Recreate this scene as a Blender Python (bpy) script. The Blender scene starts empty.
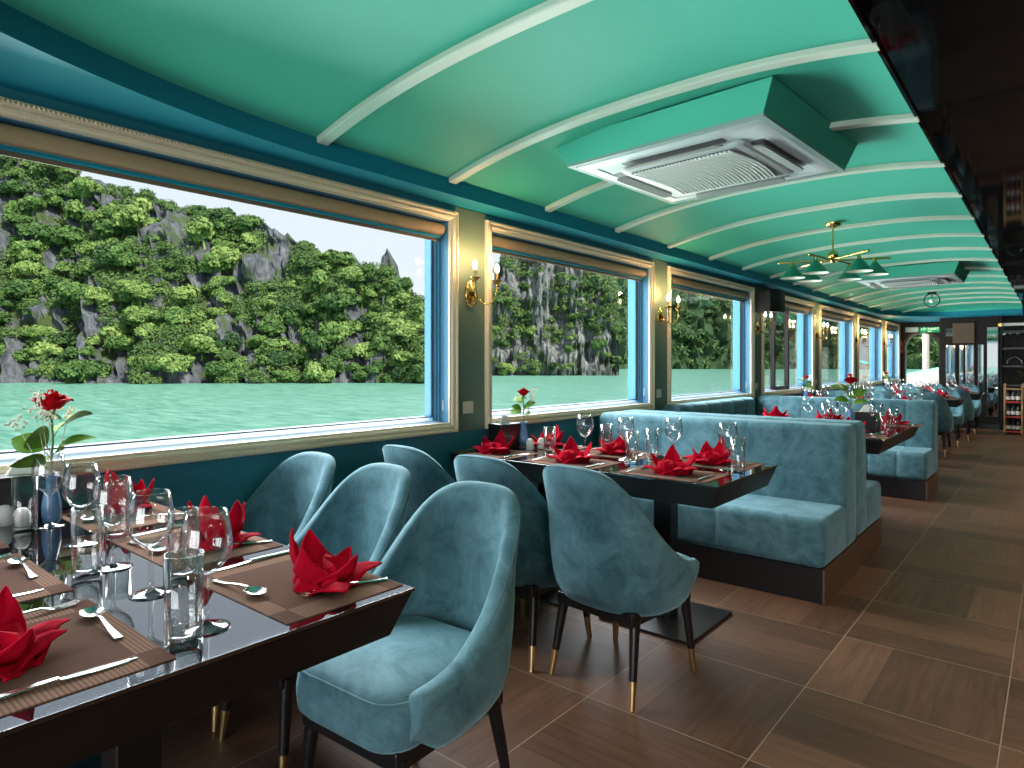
import bpy, bmesh, math, random
from mathutils import Vector, Matrix, noise
random.seed(7)
S = bpy.context.scene
COL = S.collection
PI = math.pi
R = math.radians

# ------------------------------------------------------------------ camera
cam = bpy.data.objects.new('camera', bpy.data.cameras.new('camera'))
COL.objects.link(cam)
cam.location = (0, 0, 1.25)
cam.rotation_euler = (R(90), 0, math.atan(544 / 650))
cam.data.sensor_width = 36
cam.data.lens = 650 / 1024 * 36
cam.data.shift_y = -20 / 1024
cam.data.clip_start = 0.02
cam.data.clip_end = 4000
S.camera = cam

# ------------------------------------------------------------------ exposure, sky, sun, added fill lamps
S.view_settings.view_transform = 'Standard'
S.view_settings.look = 'None'
S.view_settings.exposure = 0.0
S.view_settings.gamma = 1.0
S.view_settings.use_curve_mapping = False
S.cycles.transparent_max_bounces = 48
S.cycles.max_bounces = 14
S.cycles.glossy_bounces = 8

W = bpy.data.worlds.new('overcast_sky')
S.world = W
W.use_nodes = True
wn, wl = W.node_tree.nodes, W.node_tree.links
wbg = wn['Background']
wtc = wn.new('ShaderNodeTexCoord')
wsep = wn.new('ShaderNodeSeparateXYZ')
wl.new(wtc.outputs['Generated'], wsep.inputs[0])
wr = wn.new('ShaderNodeValToRGB')
wr.color_ramp.elements[0].position = 0.0
wr.color_ramp.elements[0].color = (0.86, 0.91, 0.95, 1)
wr.color_ramp.elements[1].position = 0.6
wr.color_ramp.elements[1].color = (0.62, 0.76, 0.98, 1)
wl.new(wsep.outputs['Z'], wr.inputs[0])
wl.new(wr.outputs[0], wbg.inputs['Color'])
wbg.inputs['Strength'].default_value = 1.12


def lamp(name, typ, loc, power, color, **kw):
    d = bpy.data.lights.new(name, typ)
    d.energy = power
    d.color = color
    o = bpy.data.objects.new(name, d)
    COL.objects.link(o)
    o.location = loc
    for k, v in kw.items():
        if k == 'rot':
            o.rotation_euler = v
        elif k == 'aim':
            o.rotation_euler = (Vector(v) - Vector(loc)).to_track_quat('-Z', 'Y').to_euler()
        else:
            setattr(d, k, v)
    return o


lamp('sun', 'SUN', (26, 14, 40), 6.5, (1.0, 0.95, 0.84), angle=R(4), aim=(-20, 18, 0))
# added area lamps outside the windows, standing in for water bounce and sky light
lamp('water_bounce_fill', 'AREA', (-11.0, 6.5, -2.4), 8000, (0.96, 1.0, 0.99), shape='RECTANGLE', size=22, size_y=4.0, aim=(-1.0, 6.5, 2.4))
lamp('sky_fill', 'AREA', (-9.0, 6.5, 7.0), 9800, (0.93, 0.97, 1.0), shape='RECTANGLE', size=20, size_y=5, aim=(-1.5, 6.5, 0.4))
lamp('stern_fill', 'AREA', (0.25, -4.6, 1.2), 280, (0.97, 0.98, 1.0), shape='RECTANGLE', size=4.0, size_y=2.4, aim=(-0.6, 6, 1.35))  # added fill lamp behind the camera, lights the fronts of things
for i, y in enumerate((-1.5, 0.6, 2.7, 4.8, 6.9, 9.0, 11.1, 13.2, 15.3)):
    lamp('aisle_fill_spot', 'SPOT', (0.55, y, 2.32), 85, (1.0, 0.80, 0.60), spot_size=R(140), spot_blend=0.6, shadow_soft_size=0.12)  # added warm fill spots over the aisle, unseen and without fixtures


# ------------------------------------------------------------------ materials
def srgb(r, g, b):
    f = lambda c: (c / 255 / 12.92) if c <= 10 else ((c / 255 + 0.055) / 1.055) ** 2.4
    return (f(r), f(g), f(b), 1)


def mat(name, col, rough=0.5, metal=0.0, spec=0.5, sheen=0.0, noisy=0.0, nscale=8.0, bump=0.0, bscale=60.0, emit=None, estr=0.0, coat=0.0, stretch=(1, 1, 1)):
    m = bpy.data.materials.new(name)
    m.use_nodes = True
    n, l = m.node_tree.nodes, m.node_tree.links
    p = n['Principled BSDF']
    c = col if len(col) == 4 else (*col, 1)
    p.inputs['Base Color'].default_value = c
    p.inputs['Roughness'].default_value = rough
    p.inputs['Metallic'].default_value = metal
    p.inputs['Specular IOR Level'].default_value = spec
    if sheen:
        p.inputs['Sheen Weight'].default_value = sheen
        p.inputs['Sheen Roughness'].default_value = 0.4
        p.inputs['Sheen Tint'].default_value = (0.55, 0.85, 0.95, 1)
    if coat:
        p.inputs['Coat Weight'].default_value = coat
        p.inputs['Coat Roughness'].default_value = 0.05
    if emit:
        p.inputs['Emission Color'].default_value = (*emit[:3], 1)
        p.inputs['Emission Strength'].default_value = estr
    if noisy or bump:
        tc = n.new('ShaderNodeTexCoord')
        mp = n.new('ShaderNodeMapping')
        mp.inputs['Scale'].default_value = stretch
        l.new(tc.outputs['Object'], mp.inputs[0])
    if noisy:
        t = n.new('ShaderNodeTexNoise')
        t.inputs['Scale'].default_value = nscale
        t.inputs['Detail'].default_value = 5
        l.new(mp.outputs[0], t.inputs['Vector'])
        rp = n.new('ShaderNodeValToRGB')
        rp.color_ramp.elements[0].position = 0.3
        rp.color_ramp.elements[1].position = 0.7
        rp.color_ramp.elements[0].color = (*[x * (1 - noisy) for x in c[:3]], 1)
        rp.color_ramp.elements[1].color = (*[min(1, x * (1 + noisy)) for x in c[:3]], 1)
        l.new(t.outputs['Fac'], rp.inputs[0])
        l.new(rp.outputs[0], p.inputs['Base Color'])
    if bump:
        t2 = n.new('ShaderNodeTexNoise')
        t2.inputs['Scale'].default_value = bscale
        t2.inputs['Detail'].default_value = 3
        l.new(mp.outputs[0], t2.inputs['Vector'])
        b = n.new('ShaderNodeBump')
        b.inputs['Strength'].default_value = bump
        b.inputs['Distance'].default_value = 0.02
        l.new(t2.outputs['Fac'], b.inputs['Height'])
        l.new(b.outputs[0], p.inputs['Normal'])
    return m


def glass_mat(name, tint, ior, rough=0.0, extra=0.0):
    m = bpy.data.materials.new(name)
    m.use_nodes = True
    n, l = m.node_tree.nodes, m.node_tree.links
    n.remove(n['Principled BSDF'])
    out = n['Material Output']
    tr = n.new('ShaderNodeBsdfTransparent')
    tr.inputs[0].default_value = (*tint, 1)
    gl = n.new('ShaderNodeBsdfGlossy')
    gl.inputs['Roughness'].default_value = rough
    lw = n.new('ShaderNodeLayerWeight')
    lw.inputs['Blend'].default_value = 0.5
    pw = n.new('ShaderNodeMath')
    pw.operation = 'POWER'
    pw.inputs[1].default_value = 5.0 - extra
    l.new(lw.outputs['Facing'], pw.inputs[0])
    ad = n.new('ShaderNodeMath')
    ad.operation = 'MULTIPLY_ADD'
    ad.inputs[1].default_value = 1.3
    ad.inputs[2].default_value = ((ior - 1) / (ior + 1)) ** 2
    ad.use_clamp = True
    l.new(pw.outputs[0], ad.inputs[0])
    mx = n.new('ShaderNodeMixShader')
    l.new(ad.outputs[0], mx.inputs[0])
    l.new(tr.outputs[0], mx.inputs[1])
    l.new(gl.outputs[0], mx.inputs[2])
    l.new(mx.outputs[0], out.inputs[0])
    return m


M = {}
M['green'] = mat('ceiling_green_paint', (0.052, 0.385, 0.28), 0.6, spec=0.2, noisy=0.04, nscale=1.2)
M['rib'] = mat('rib_white', (0.46, 0.54, 0.46), 0.5)
M['teal'] = mat('soffit_teal_paint', (0.006, 0.19, 0.28), 0.6, spec=0.25)
M['wall'] = mat('wall_teal_green_paint', (0.018, 0.15, 0.19), 0.5, noisy=0.05, nscale=3)
M['post'] = mat('post_olive_grey', (0.115, 0.165, 0.125), 0.55)  # olive grey tone on the posts, apart from the teal wall
M['blue'] = mat('window_blue_paint', (0.085, 0.25, 0.41), 0.4)
M['sill'] = mat('window_sill_pale_blue', (0.17, 0.23, 0.28), 0.6, spec=0.1)
M['gold'] = mat('frame_champagne_gold', (0.74, 0.60, 0.42), 0.42, 0.15, bump=0.35, bscale=140)
M['blind'] = mat('blind_beige', (0.36, 0.235, 0.13), 0.7)
M['blindback'] = mat('blind_brown', (0.17, 0.115, 0.07), 0.8)
M['black'] = mat('black_lacquer', (0.009, 0.008, 0.009), 0.28)
M['blackgloss'] = mat('table_black_glass', (0.006, 0.006, 0.007), 0.02)
M['blackgloss'].node_tree.nodes['Principled BSDF'].inputs['IOR'].default_value = 2.6
M['tableskirt'] = mat('table_dark_wood', (0.009, 0.007, 0.0065), 0.4, spec=0.35, noisy=0.3, nscale=9, stretch=(1, 1, 8))
M['darkceil'] = mat('ceiling_black_gloss', (0.003, 0.003, 0.0035), 0.05, spec=0.08)
M['darkwood'] = mat('dark_wenge', (0.010, 0.007, 0.006), 0.45, spec=0.25, noisy=0.3, nscale=6, stretch=(6, 6, 1))
M['endwood'] = mat('plinth_brown_wood', (0.10, 0.055, 0.032), 0.45, noisy=0.2, nscale=6, stretch=(2, 2, 14))
M['brass'] = mat('polished_brass', (0.72, 0.46, 0.15), 0.24, 1.0)
M['ferrule'] = mat('gold_leg_tip', (0.78, 0.56, 0.27), 0.3, 1.0)
M['steel'] = mat('cutlery_steel', (0.58, 0.57, 0.54), 0.2, 1.0)
M['napkin'] = mat('napkin_red_cotton', (0.43, 0.002, 0.020), 0.9, spec=0.08, bump=0.2, bscale=40)
M['white'] = mat('white_ceramic', (0.78, 0.76, 0.73), 0.3)
M['paper'] = mat('white_paper', (0.8, 0.78, 0.75), 0.9)
M['plastic'] = mat('white_plastic', (0.47, 0.55, 0.56), 0.45)
M['plasticdark'] = mat('grey_plastic', (0.10, 0.11, 0.11), 0.5)
M['sock'] = mat('socket_cream', (0.66, 0.58, 0.45), 0.4)
M['rose'] = mat('rose_red', (0.46, 0.003, 0.012), 0.75, spec=0.06, noisy=0.2, nscale=40)
M['leaf'] = mat('rose_leaf_green', (0.12, 0.25, 0.03), 0.7, spec=0.15, noisy=0.25, nscale=60)
M['stem'] = mat('stem_green', (0.10, 0.20, 0.04), 0.6)
M['sprig'] = mat('sprig_cream', (0.72, 0.68, 0.55), 0.8)
M['vase'] = mat('vase_blue_glaze', (0.10, 0.21, 0.38), 0.15)
M['shade'] = mat('shade_green_enamel', (0.008, 0.17, 0.11), 0.35)
M['shadein'] = mat('shade_white_inside', (0.78, 0.8, 0.7), 0.5)
M['bulb'] = mat('bulb_lit', (1, 0.9, 0.7), 0.4, emit=(1, 0.86, 0.62), estr=14)
M['candle'] = mat('candle_sleeve', (0.55, 0.33, 0.14), 0.4)
M['greendark'] = mat('exit_green', (0.0, 0.22, 0.06), 0.4, emit=(0.0, 0.5, 0.13), estr=0.35)
M['exittext'] = mat('exit_text_white', (0.9, 0.95, 0.9), 0.5, emit=(0.9, 1, 0.9), estr=0.8)
M['red'] = mat('red_lacquer', (0.45, 0.01, 0.02), 0.35)
M['tan'] = mat('tan_wood', (0.42, 0.26, 0.12), 0.5, noisy=0.2, nscale=10)
M['bottle'] = mat('bottle_dark', (0.02, 0.03, 0.025), 0.1)
M['label'] = mat('bottle_label', (0.7, 0.68, 0.66), 0.6)
M['plant'] = mat('plant_green', (0.10, 0.26, 0.03), 0.5, noisy=0.3, nscale=20)
M['mirror'] = mat('mirror_glass', (0.72, 0.76, 0.76), 0.03, 1.0)
M['deck'] = mat('deck_white_paint', (0.33, 0.29, 0.265), 0.6)
M['louver'] = mat('louver_grey', (0.20, 0.22, 0.21), 0.5)
M['acslat'] = mat('grille_white', (0.66, 0.72, 0.70), 0.5)
M['actrim'] = mat('trim_grey_green', (0.20, 0.30, 0.28), 0.5)
M['aqua'] = mat('deck_aqua_paint', (0.25, 0.66, 0.6), 0.6)
M['glassware'] = glass_mat('clear_crystal', (0.985, 0.988, 0.988), 1.6, 0.0, 2.3)
M['pane'] = glass_mat('window_pane_clear', (0.97, 0.98, 0.975), 1.17, 0.0)


def velvet(name, a, b):
    m = mat(name, a, 0.8, spec=0.2, sheen=0.35)
    n, l = m.node_tree.nodes, m.node_tree.links
    p = n['Principled BSDF']
    tc = n.new('ShaderNodeTexCoord')
    t = n.new('ShaderNodeTexNoise')
    t.inputs['Scale'].default_value = 7.5
    t.inputs['Detail'].default_value = 9
    t.inputs['Roughness'].default_value = 0.72
    t.inputs['Distortion'].default_value = 0.6
    l.new(tc.outputs['Object'], t.inputs['Vector'])
    rp = n.new('ShaderNodeValToRGB')
    rp.color_ramp.elements[0].position = 0.34
    rp.color_ramp.elements[1].position = 0.68
    rp.color_ramp.elements[0].color = (*a, 1)
    rp.color_ramp.elements[1].color = (*b, 1)
    l.new(t.outputs['Fac'], rp.inputs[0])
    l.new(rp.outputs[0], p.inputs['Base Color'])
    t2 = n.new('ShaderNodeTexNoise')
    t2.inputs['Scale'].default_value = 350
    l.new(tc.outputs['Object'], t2.inputs['Vector'])
    bp = n.new('ShaderNodeBump')
    bp.inputs['Strength'].default_value = 0.12
    bp.inputs['Distance'].default_value = 0.004
    l.new(t2.outputs['Fac'], bp.inputs['Height'])
    l.new(bp.outputs[0], p.inputs['Normal'])
    return m


M['velvet'] = velvet('velvet_dusty_blue', (0.030, 0.090, 0.115), (0.110, 0.225, 0.268))
M['piping'] = mat('velvet_piping', (0.09, 0.15, 0.17), 0.9, spec=0.1)


def floor_mat():
    m = bpy.data.materials.new('floor_wood_tile')
    m.use_nodes = True
    n, l = m.node_tree.nodes, m.node_tree.links
    p = n['Principled BSDF']

    def math_(op, a, b=None, cl=False):
        q = n.new('ShaderNodeMath')
        q.operation = op
        q.use_clamp = cl
        for i, v in enumerate((a, b)):
            if v is None:
                continue
            if isinstance(v, (int, float)):
                q.inputs[i].default_value = v
            else:
                l.new(v, q.inputs[i])
        return q.outputs[0]
    tc = n.new('ShaderNodeTexCoord')
    sp = n.new('ShaderNodeSeparateXYZ')
    l.new(tc.outputs['Object'], sp.inputs[0])
    P_ = 0.605
    u = math_('DIVIDE', math_('ADD', sp.outputs['X'], 0.745 + P_ * 40), P_)
    v = math_('DIVIDE', math_('ADD', sp.outputs['Y'], -2.66 + P_ * 40), P_)
    fu, fv = math_('FRACT', u), math_('FRACT', v)
    iu, iv = math_('FLOOR', u), math_('FLOOR', v)
    par = math_('MODULO', math_('ADD', iu, iv), 2.0)          # 0 / 1: the way the boards run
    eu = math_('MINIMUM', fu, math_('SUBTRACT', 1.0, fu))
    ev = math_('MINIMUM', fv, math_('SUBTRACT', 1.0, fv))
    edge = math_('LESS_THAN', math_('MINIMUM', eu, ev), 0.003)
    mixv = n.new('ShaderNodeMix')
    mixv.data_type = 'FLOAT'
    l.new(par, mixv.inputs[0])
    l.new(fu, mixv.inputs[2])
    l.new(fv, mixv.inputs[3])
    across = mixv.outputs[0]
    b3 = math_('MULTIPLY', across, 3.0)
    board = math_('FLOOR', b3)
    fb = math_('FRACT', b3)
    be = math_('LESS_THAN', math_('MINIMUM', fb, math_('SUBTRACT', 1.0, fb)), 0.012)
    # a random tone for every board
    cmb = n.new('ShaderNodeCombineXYZ')
    l.new(iu, cmb.inputs[0]); l.new(iv, cmb.inputs[1]); l.new(board, cmb.inputs[2])
    wn_ = n.new('ShaderNodeTexWhiteNoise')
    l.new(cmb.outputs[0], wn_.inputs[0])
    # grain stretched along the board
    sc1 = n.new('ShaderNodeCombineXYZ')
    gx = math_('MULTIPLY', sp.outputs['X'], math_('ADD', math_('MULTIPLY', math_('SUBTRACT', 1.0, par), 38.0), 3.0))
    gy = math_('MULTIPLY', sp.outputs['Y'], math_('ADD', math_('MULTIPLY', par, 38.0), 3.0))
    l.new(gx, sc1.inputs[0]); l.new(gy, sc1.inputs[1]); l.new(math_('MULTIPLY', wn_.outputs[0], 20.0), sc1.inputs[2])
    g = n.new('ShaderNodeTexNoise')
    g.inputs['Scale'].default_value = 1.0
    g.inputs['Detail'].default_value = 5
    g.inputs['Distortion'].default_value = 0.8
    l.new(sc1.outputs[0], g.inputs['Vector'])
    tone = math_('ADD', math_('MULTIPLY', g.outputs['Fac'], 0.75), math_('MULTIPLY', wn_.outputs[0], 0.38))
    rp = n.new('ShaderNodeValToRGB')
    e = rp.color_ramp.elements
    e[0].position = 0.25
    e[0].color = (0.046, 0.020, 0.0105, 1)
    e[1].position = 0.85
    e[1].color = (0.135, 0.065, 0.035, 1)
    l.new(tone, rp.inputs[0])
    mx1 = n.new('ShaderNodeMix'); mx1.data_type = 'RGBA'
    l.new(be, mx1.inputs[0]); l.new(rp.outputs[0], mx1.inputs[6]); mx1.inputs[7].default_value = (0.05, 0.028, 0.018, 1)
    mx2 = n.new('ShaderNodeMix'); mx2.data_type = 'RGBA'
    l.new(edge, mx2.inputs[0]); l.new(mx1.outputs[2], mx2.inputs[6]); mx2.inputs[7].default_value = (0.26, 0.19, 0.13, 1)
    l.new(mx2.outputs[2], p.inputs['Base Color'])
    p.inputs['Roughness'].default_value = 0.5
    p.inputs['Specular IOR Level'].default_value = 0.3
    bp = n.new('ShaderNodeBump')
    bp.inputs['Strength'].default_value = 0.25
    bp.inputs['Distance'].default_value = 0.003
    l.new(g.outputs['Fac'], bp.inputs['Height'])
    l.new(bp.outputs[0], p.inputs['Normal'])
    return m


M['floor'] = floor_mat()


def mat_mat():
    m = bpy.data.materials.new('placemat_weave')
    m.use_nodes = True
    n, l = m.node_tree.nodes, m.node_tree.links
    p = n['Principled BSDF']
    tc = n.new('ShaderNodeTexCoord')
    sp = n.new('ShaderNodeSeparateXYZ')
    l.new(tc.outputs['Object'], sp.inputs[0])

    def mt(op, a, b):
        q = n.new('ShaderNodeMath'); q.operation = op
        for i, v in enumerate((a, b)):
            if isinstance(v, (int, float)): q.inputs[i].default_value = v
            else: l.new(v, q.inputs[i])
        return q.outputs[0]
    ax, ay = n.new('ShaderNodeMath'), n.new('ShaderNodeMath')
    ax.operation = ay.operation = 'ABSOLUTE'
    l.new(sp.outputs['X'], ax.inputs[0]); l.new(sp.outputs['Y'], ay.inputs[0])
    bx_ = mt('GREATER_THAN', ax.outputs[0], 0.15)
    by_ = mt('GREATER_THAN', ay.outputs[0], 0.105)
    w1 = n.new('ShaderNodeTexWave'); w1.inputs['Scale'].default_value = 42; w1.bands_direction = 'X'
    w2 = n.new('ShaderNodeTexWave'); w2.inputs['Scale'].default_value = 42; w2.bands_direction = 'Y'
    l.new(tc.outputs['Object'], w1.inputs['Vector']); l.new(tc.outputs['Object'], w2.inputs['Vector'])
    sel = mt('ABSOLUTE', mt('SUBTRACT', bx_, by_), 0)
    mxw = n.new('ShaderNodeMix'); mxw.data_type = 'FLOAT'
    l.new(sel, mxw.inputs[0]); l.new(w1.outputs['Fac'], mxw.inputs[2]); l.new(w2.outputs['Fac'], mxw.inputs[3])
    ca = n.new('ShaderNodeMix'); ca.data_type = 'RGBA'
    l.new(sel, ca.inputs[0])
    ca.inputs[6].default_value = (0.150, 0.088, 0.072, 1)
    ca.inputs[7].default_value = (0.25, 0.150, 0.115, 1)
    cb = n.new('ShaderNodeMix'); cb.data_type = 'RGBA'; cb.blend_type = 'MULTIPLY'
    cb.inputs[0].default_value = 0.62
    l.new(ca.outputs[2], cb.inputs[6])
    cc = n.new('ShaderNodeValToRGB')
    cc.color_ramp.elements[0].color = (0.4, 0.36, 0.36, 1)
    l.new(mxw.outputs[0], cc.inputs[0])
    l.new(cc.outputs[0], cb.inputs[7])
    l.new(cb.outputs[2], p.inputs['Base Color'])
    p.inputs['Roughness'].default_value = 0.6
    p.inputs['Specular IOR Level'].default_value = 0.0
    return m


M['mat'] = mat_mat()


def water_mat():
    m = bpy.data.materials.new('bay_water')
    m.use_nodes = True
    n, l = m.node_tree.nodes, m.node_tree.links
    p = n['Principled BSDF']
    p.inputs['Roughness'].default_value = 0.3
    p.inputs['Specular IOR Level'].default_value = 0.35
    tc = n.new('ShaderNodeTexCoord')
    mp = n.new('ShaderNodeMapping')
    mp.inputs['Rotation'].default_value = (0, 0, R(40))
    mp.inputs['Scale'].default_value = (0.30, 1.3, 1)
    l.new(tc.outputs['Object'], mp.inputs[0])
    t = n.new('ShaderNodeTexNoise'); t.inputs['Scale'].default_value = 1.0; t.inputs['Detail'].default_value = 8; t.inputs['Roughness'].default_value = 0.68
    l.new(mp.outputs[0], t.inputs['Vector'])
    rp = n.new('ShaderNodeValToRGB')
    rp.color_ramp.elements[0].position = 0.36
    rp.color_ramp.elements[1].position = 0.66
    rp.color_ramp.elements[0].color = (0.072, 0.30, 0.20, 1)
    rp.color_ramp.elements[1].color = (0.30, 0.59, 0.46, 1)
    l.new(t.outputs['Fac'], rp.inputs[0])
    l.new(rp.outputs[0], p.inputs['Base Color'])
    b = n.new('ShaderNodeBump'); b.inputs['Strength'].default_value = 0.5; b.inputs['Distance'].default_value = 0.35
    l.new(t.outputs['Fac'], b.inputs['Height'])
    l.new(b.outputs[0], p.inputs['Normal'])
    return m


def rock_mat(name, dark, light, moss):
    m = bpy.data.materials.new(name)
    m.use_nodes = True
    n, l = m.node_tree.nodes, m.node_tree.links
    p = n['Principled BSDF']
    p.inputs['Roughness'].default_value = 0.9
    tc = n.new('ShaderNodeTexCoord')
    mp = n.new('ShaderNodeMapping'); mp.inputs['Scale'].default_value = (0.55, 0.55, 0.09)
    l.new(tc.outputs['Object'], mp.inputs[0])
    t = n.new('ShaderNodeTexNoise'); t.inputs['Scale'].default_value = 1.0; t.inputs['Detail'].default_value = 9; t.inputs['Roughness'].default_value = 0.7; t.inputs['Distortion'].default_value = 0.7
    l.new(mp.outputs[0], t.inputs['Vector'])
    rp = n.new('ShaderNodeValToRGB')
    e = rp.color_ramp.elements
    e[0].position = 0.36; e[0].color = (*dark, 1)
    e[1].position = 0.72; e[1].color = (*light, 1)
    l.new(t.outputs['Fac'], rp.inputs[0])
    t2 = n.new('ShaderNodeTexNoise'); t2.inputs['Scale'].default_value = 0.16; t2.inputs['Detail'].default_value = 8; t2.inputs['Roughness'].default_value = 0.65
    l.new(tc.outputs['Object'], t2.inputs['Vector'])
    r2 = n.new('ShaderNodeValToRGB')
    r2.color_ramp.elements[0].position = 0.52
    r2.color_ramp.elements[1].position = 0.6
    l.new(t2.outputs['Fac'], r2.inputs[0])
    mx = n.new('ShaderNodeMix'); mx.data_type = 'RGBA'
    l.new(r2.outputs[0], mx.inputs[0]); l.new(rp.outputs[0], mx.inputs[6]); mx.inputs[7].default_value = (*moss, 1)
    l.new(mx.outputs[2], p.inputs['Base Color'])
    b = n.new('ShaderNodeBump'); b.inputs['Strength'].default_value = 1.0; b.inputs['Distance'].default_value = 1.2
    l.new(t.outputs['Fac'], b.inputs['Height'])
    l.new(b.outputs[0], p.inputs['Normal'])
    return m


def foliage_mat(name, a, b, c):
    m = bpy.data.materials.new(name)
    m.use_nodes = True
    n, l = m.node_tree.nodes, m.node_tree.links
    p = n['Principled BSDF']
    p.inputs['Roughness'].default_value = 0.65
    p.inputs['Specular IOR Level'].default_value = 0.25
    oi = n.new('ShaderNodeObjectInfo')
    rp = n.new('ShaderNodeValToRGB')
    e = rp.color_ramp.elements
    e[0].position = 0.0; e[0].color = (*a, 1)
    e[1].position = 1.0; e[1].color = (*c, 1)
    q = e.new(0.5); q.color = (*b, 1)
    tc = n.new('ShaderNodeTexCoord')
    t = n.new('ShaderNodeTexNoise'); t.inputs['Scale'].default_value = 0.9; t.inputs['Detail'].default_value = 6
    l.new(tc.outputs['Object'], t.inputs['Vector'])
    ad = n.new('ShaderNodeMath'); ad.operation = 'MULTIPLY_ADD'
    l.new(t.outputs['Fac'], ad.inputs[0]); ad.inputs[1].default_value = 1.3
    sb = n.new('ShaderNodeMath'); sb.operation = 'MULTIPLY_ADD'
    l.new(oi.outputs['Random'], sb.inputs[0]); sb.inputs[1].default_value = 0.75; sb.inputs[2].default_value = -0.55
    l.new(sb.outputs[0], ad.inputs[2])
    l.new(ad.outputs[0], rp.inputs[0])
    l.new(rp.outputs[0], p.inputs['Base Color'])
    return m


M['water'] = water_mat()
M['rock'] = rock_mat('limestone_rock', (0.035, 0.042, 0.058), (0.24, 0.25, 0.28), (0.07, 0.11, 0.03))
M['rock2'] = rock_mat('cliff_limestone', (0.035, 0.045, 0.05), (0.42, 0.43, 0.42), (0.045, 0.075, 0.03))
M['hillfar'] = rock_mat('wooded_slope', (0.02, 0.055, 0.02), (0.07, 0.14, 0.045), (0.05, 0.11, 0.03))
M['tree'] = foliage_mat('tree_leaves', (0.025, 0.065, 0.024), (0.11, 0.20, 0.05), (0.31, 0.41, 0.12))
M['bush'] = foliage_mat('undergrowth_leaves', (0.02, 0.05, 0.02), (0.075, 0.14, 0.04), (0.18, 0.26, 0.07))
M['treefar'] = foliage_mat('far_tree_leaves', (0.04, 0.09, 0.035), (0.085, 0.16, 0.05), (0.16, 0.25, 0.07))


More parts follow.
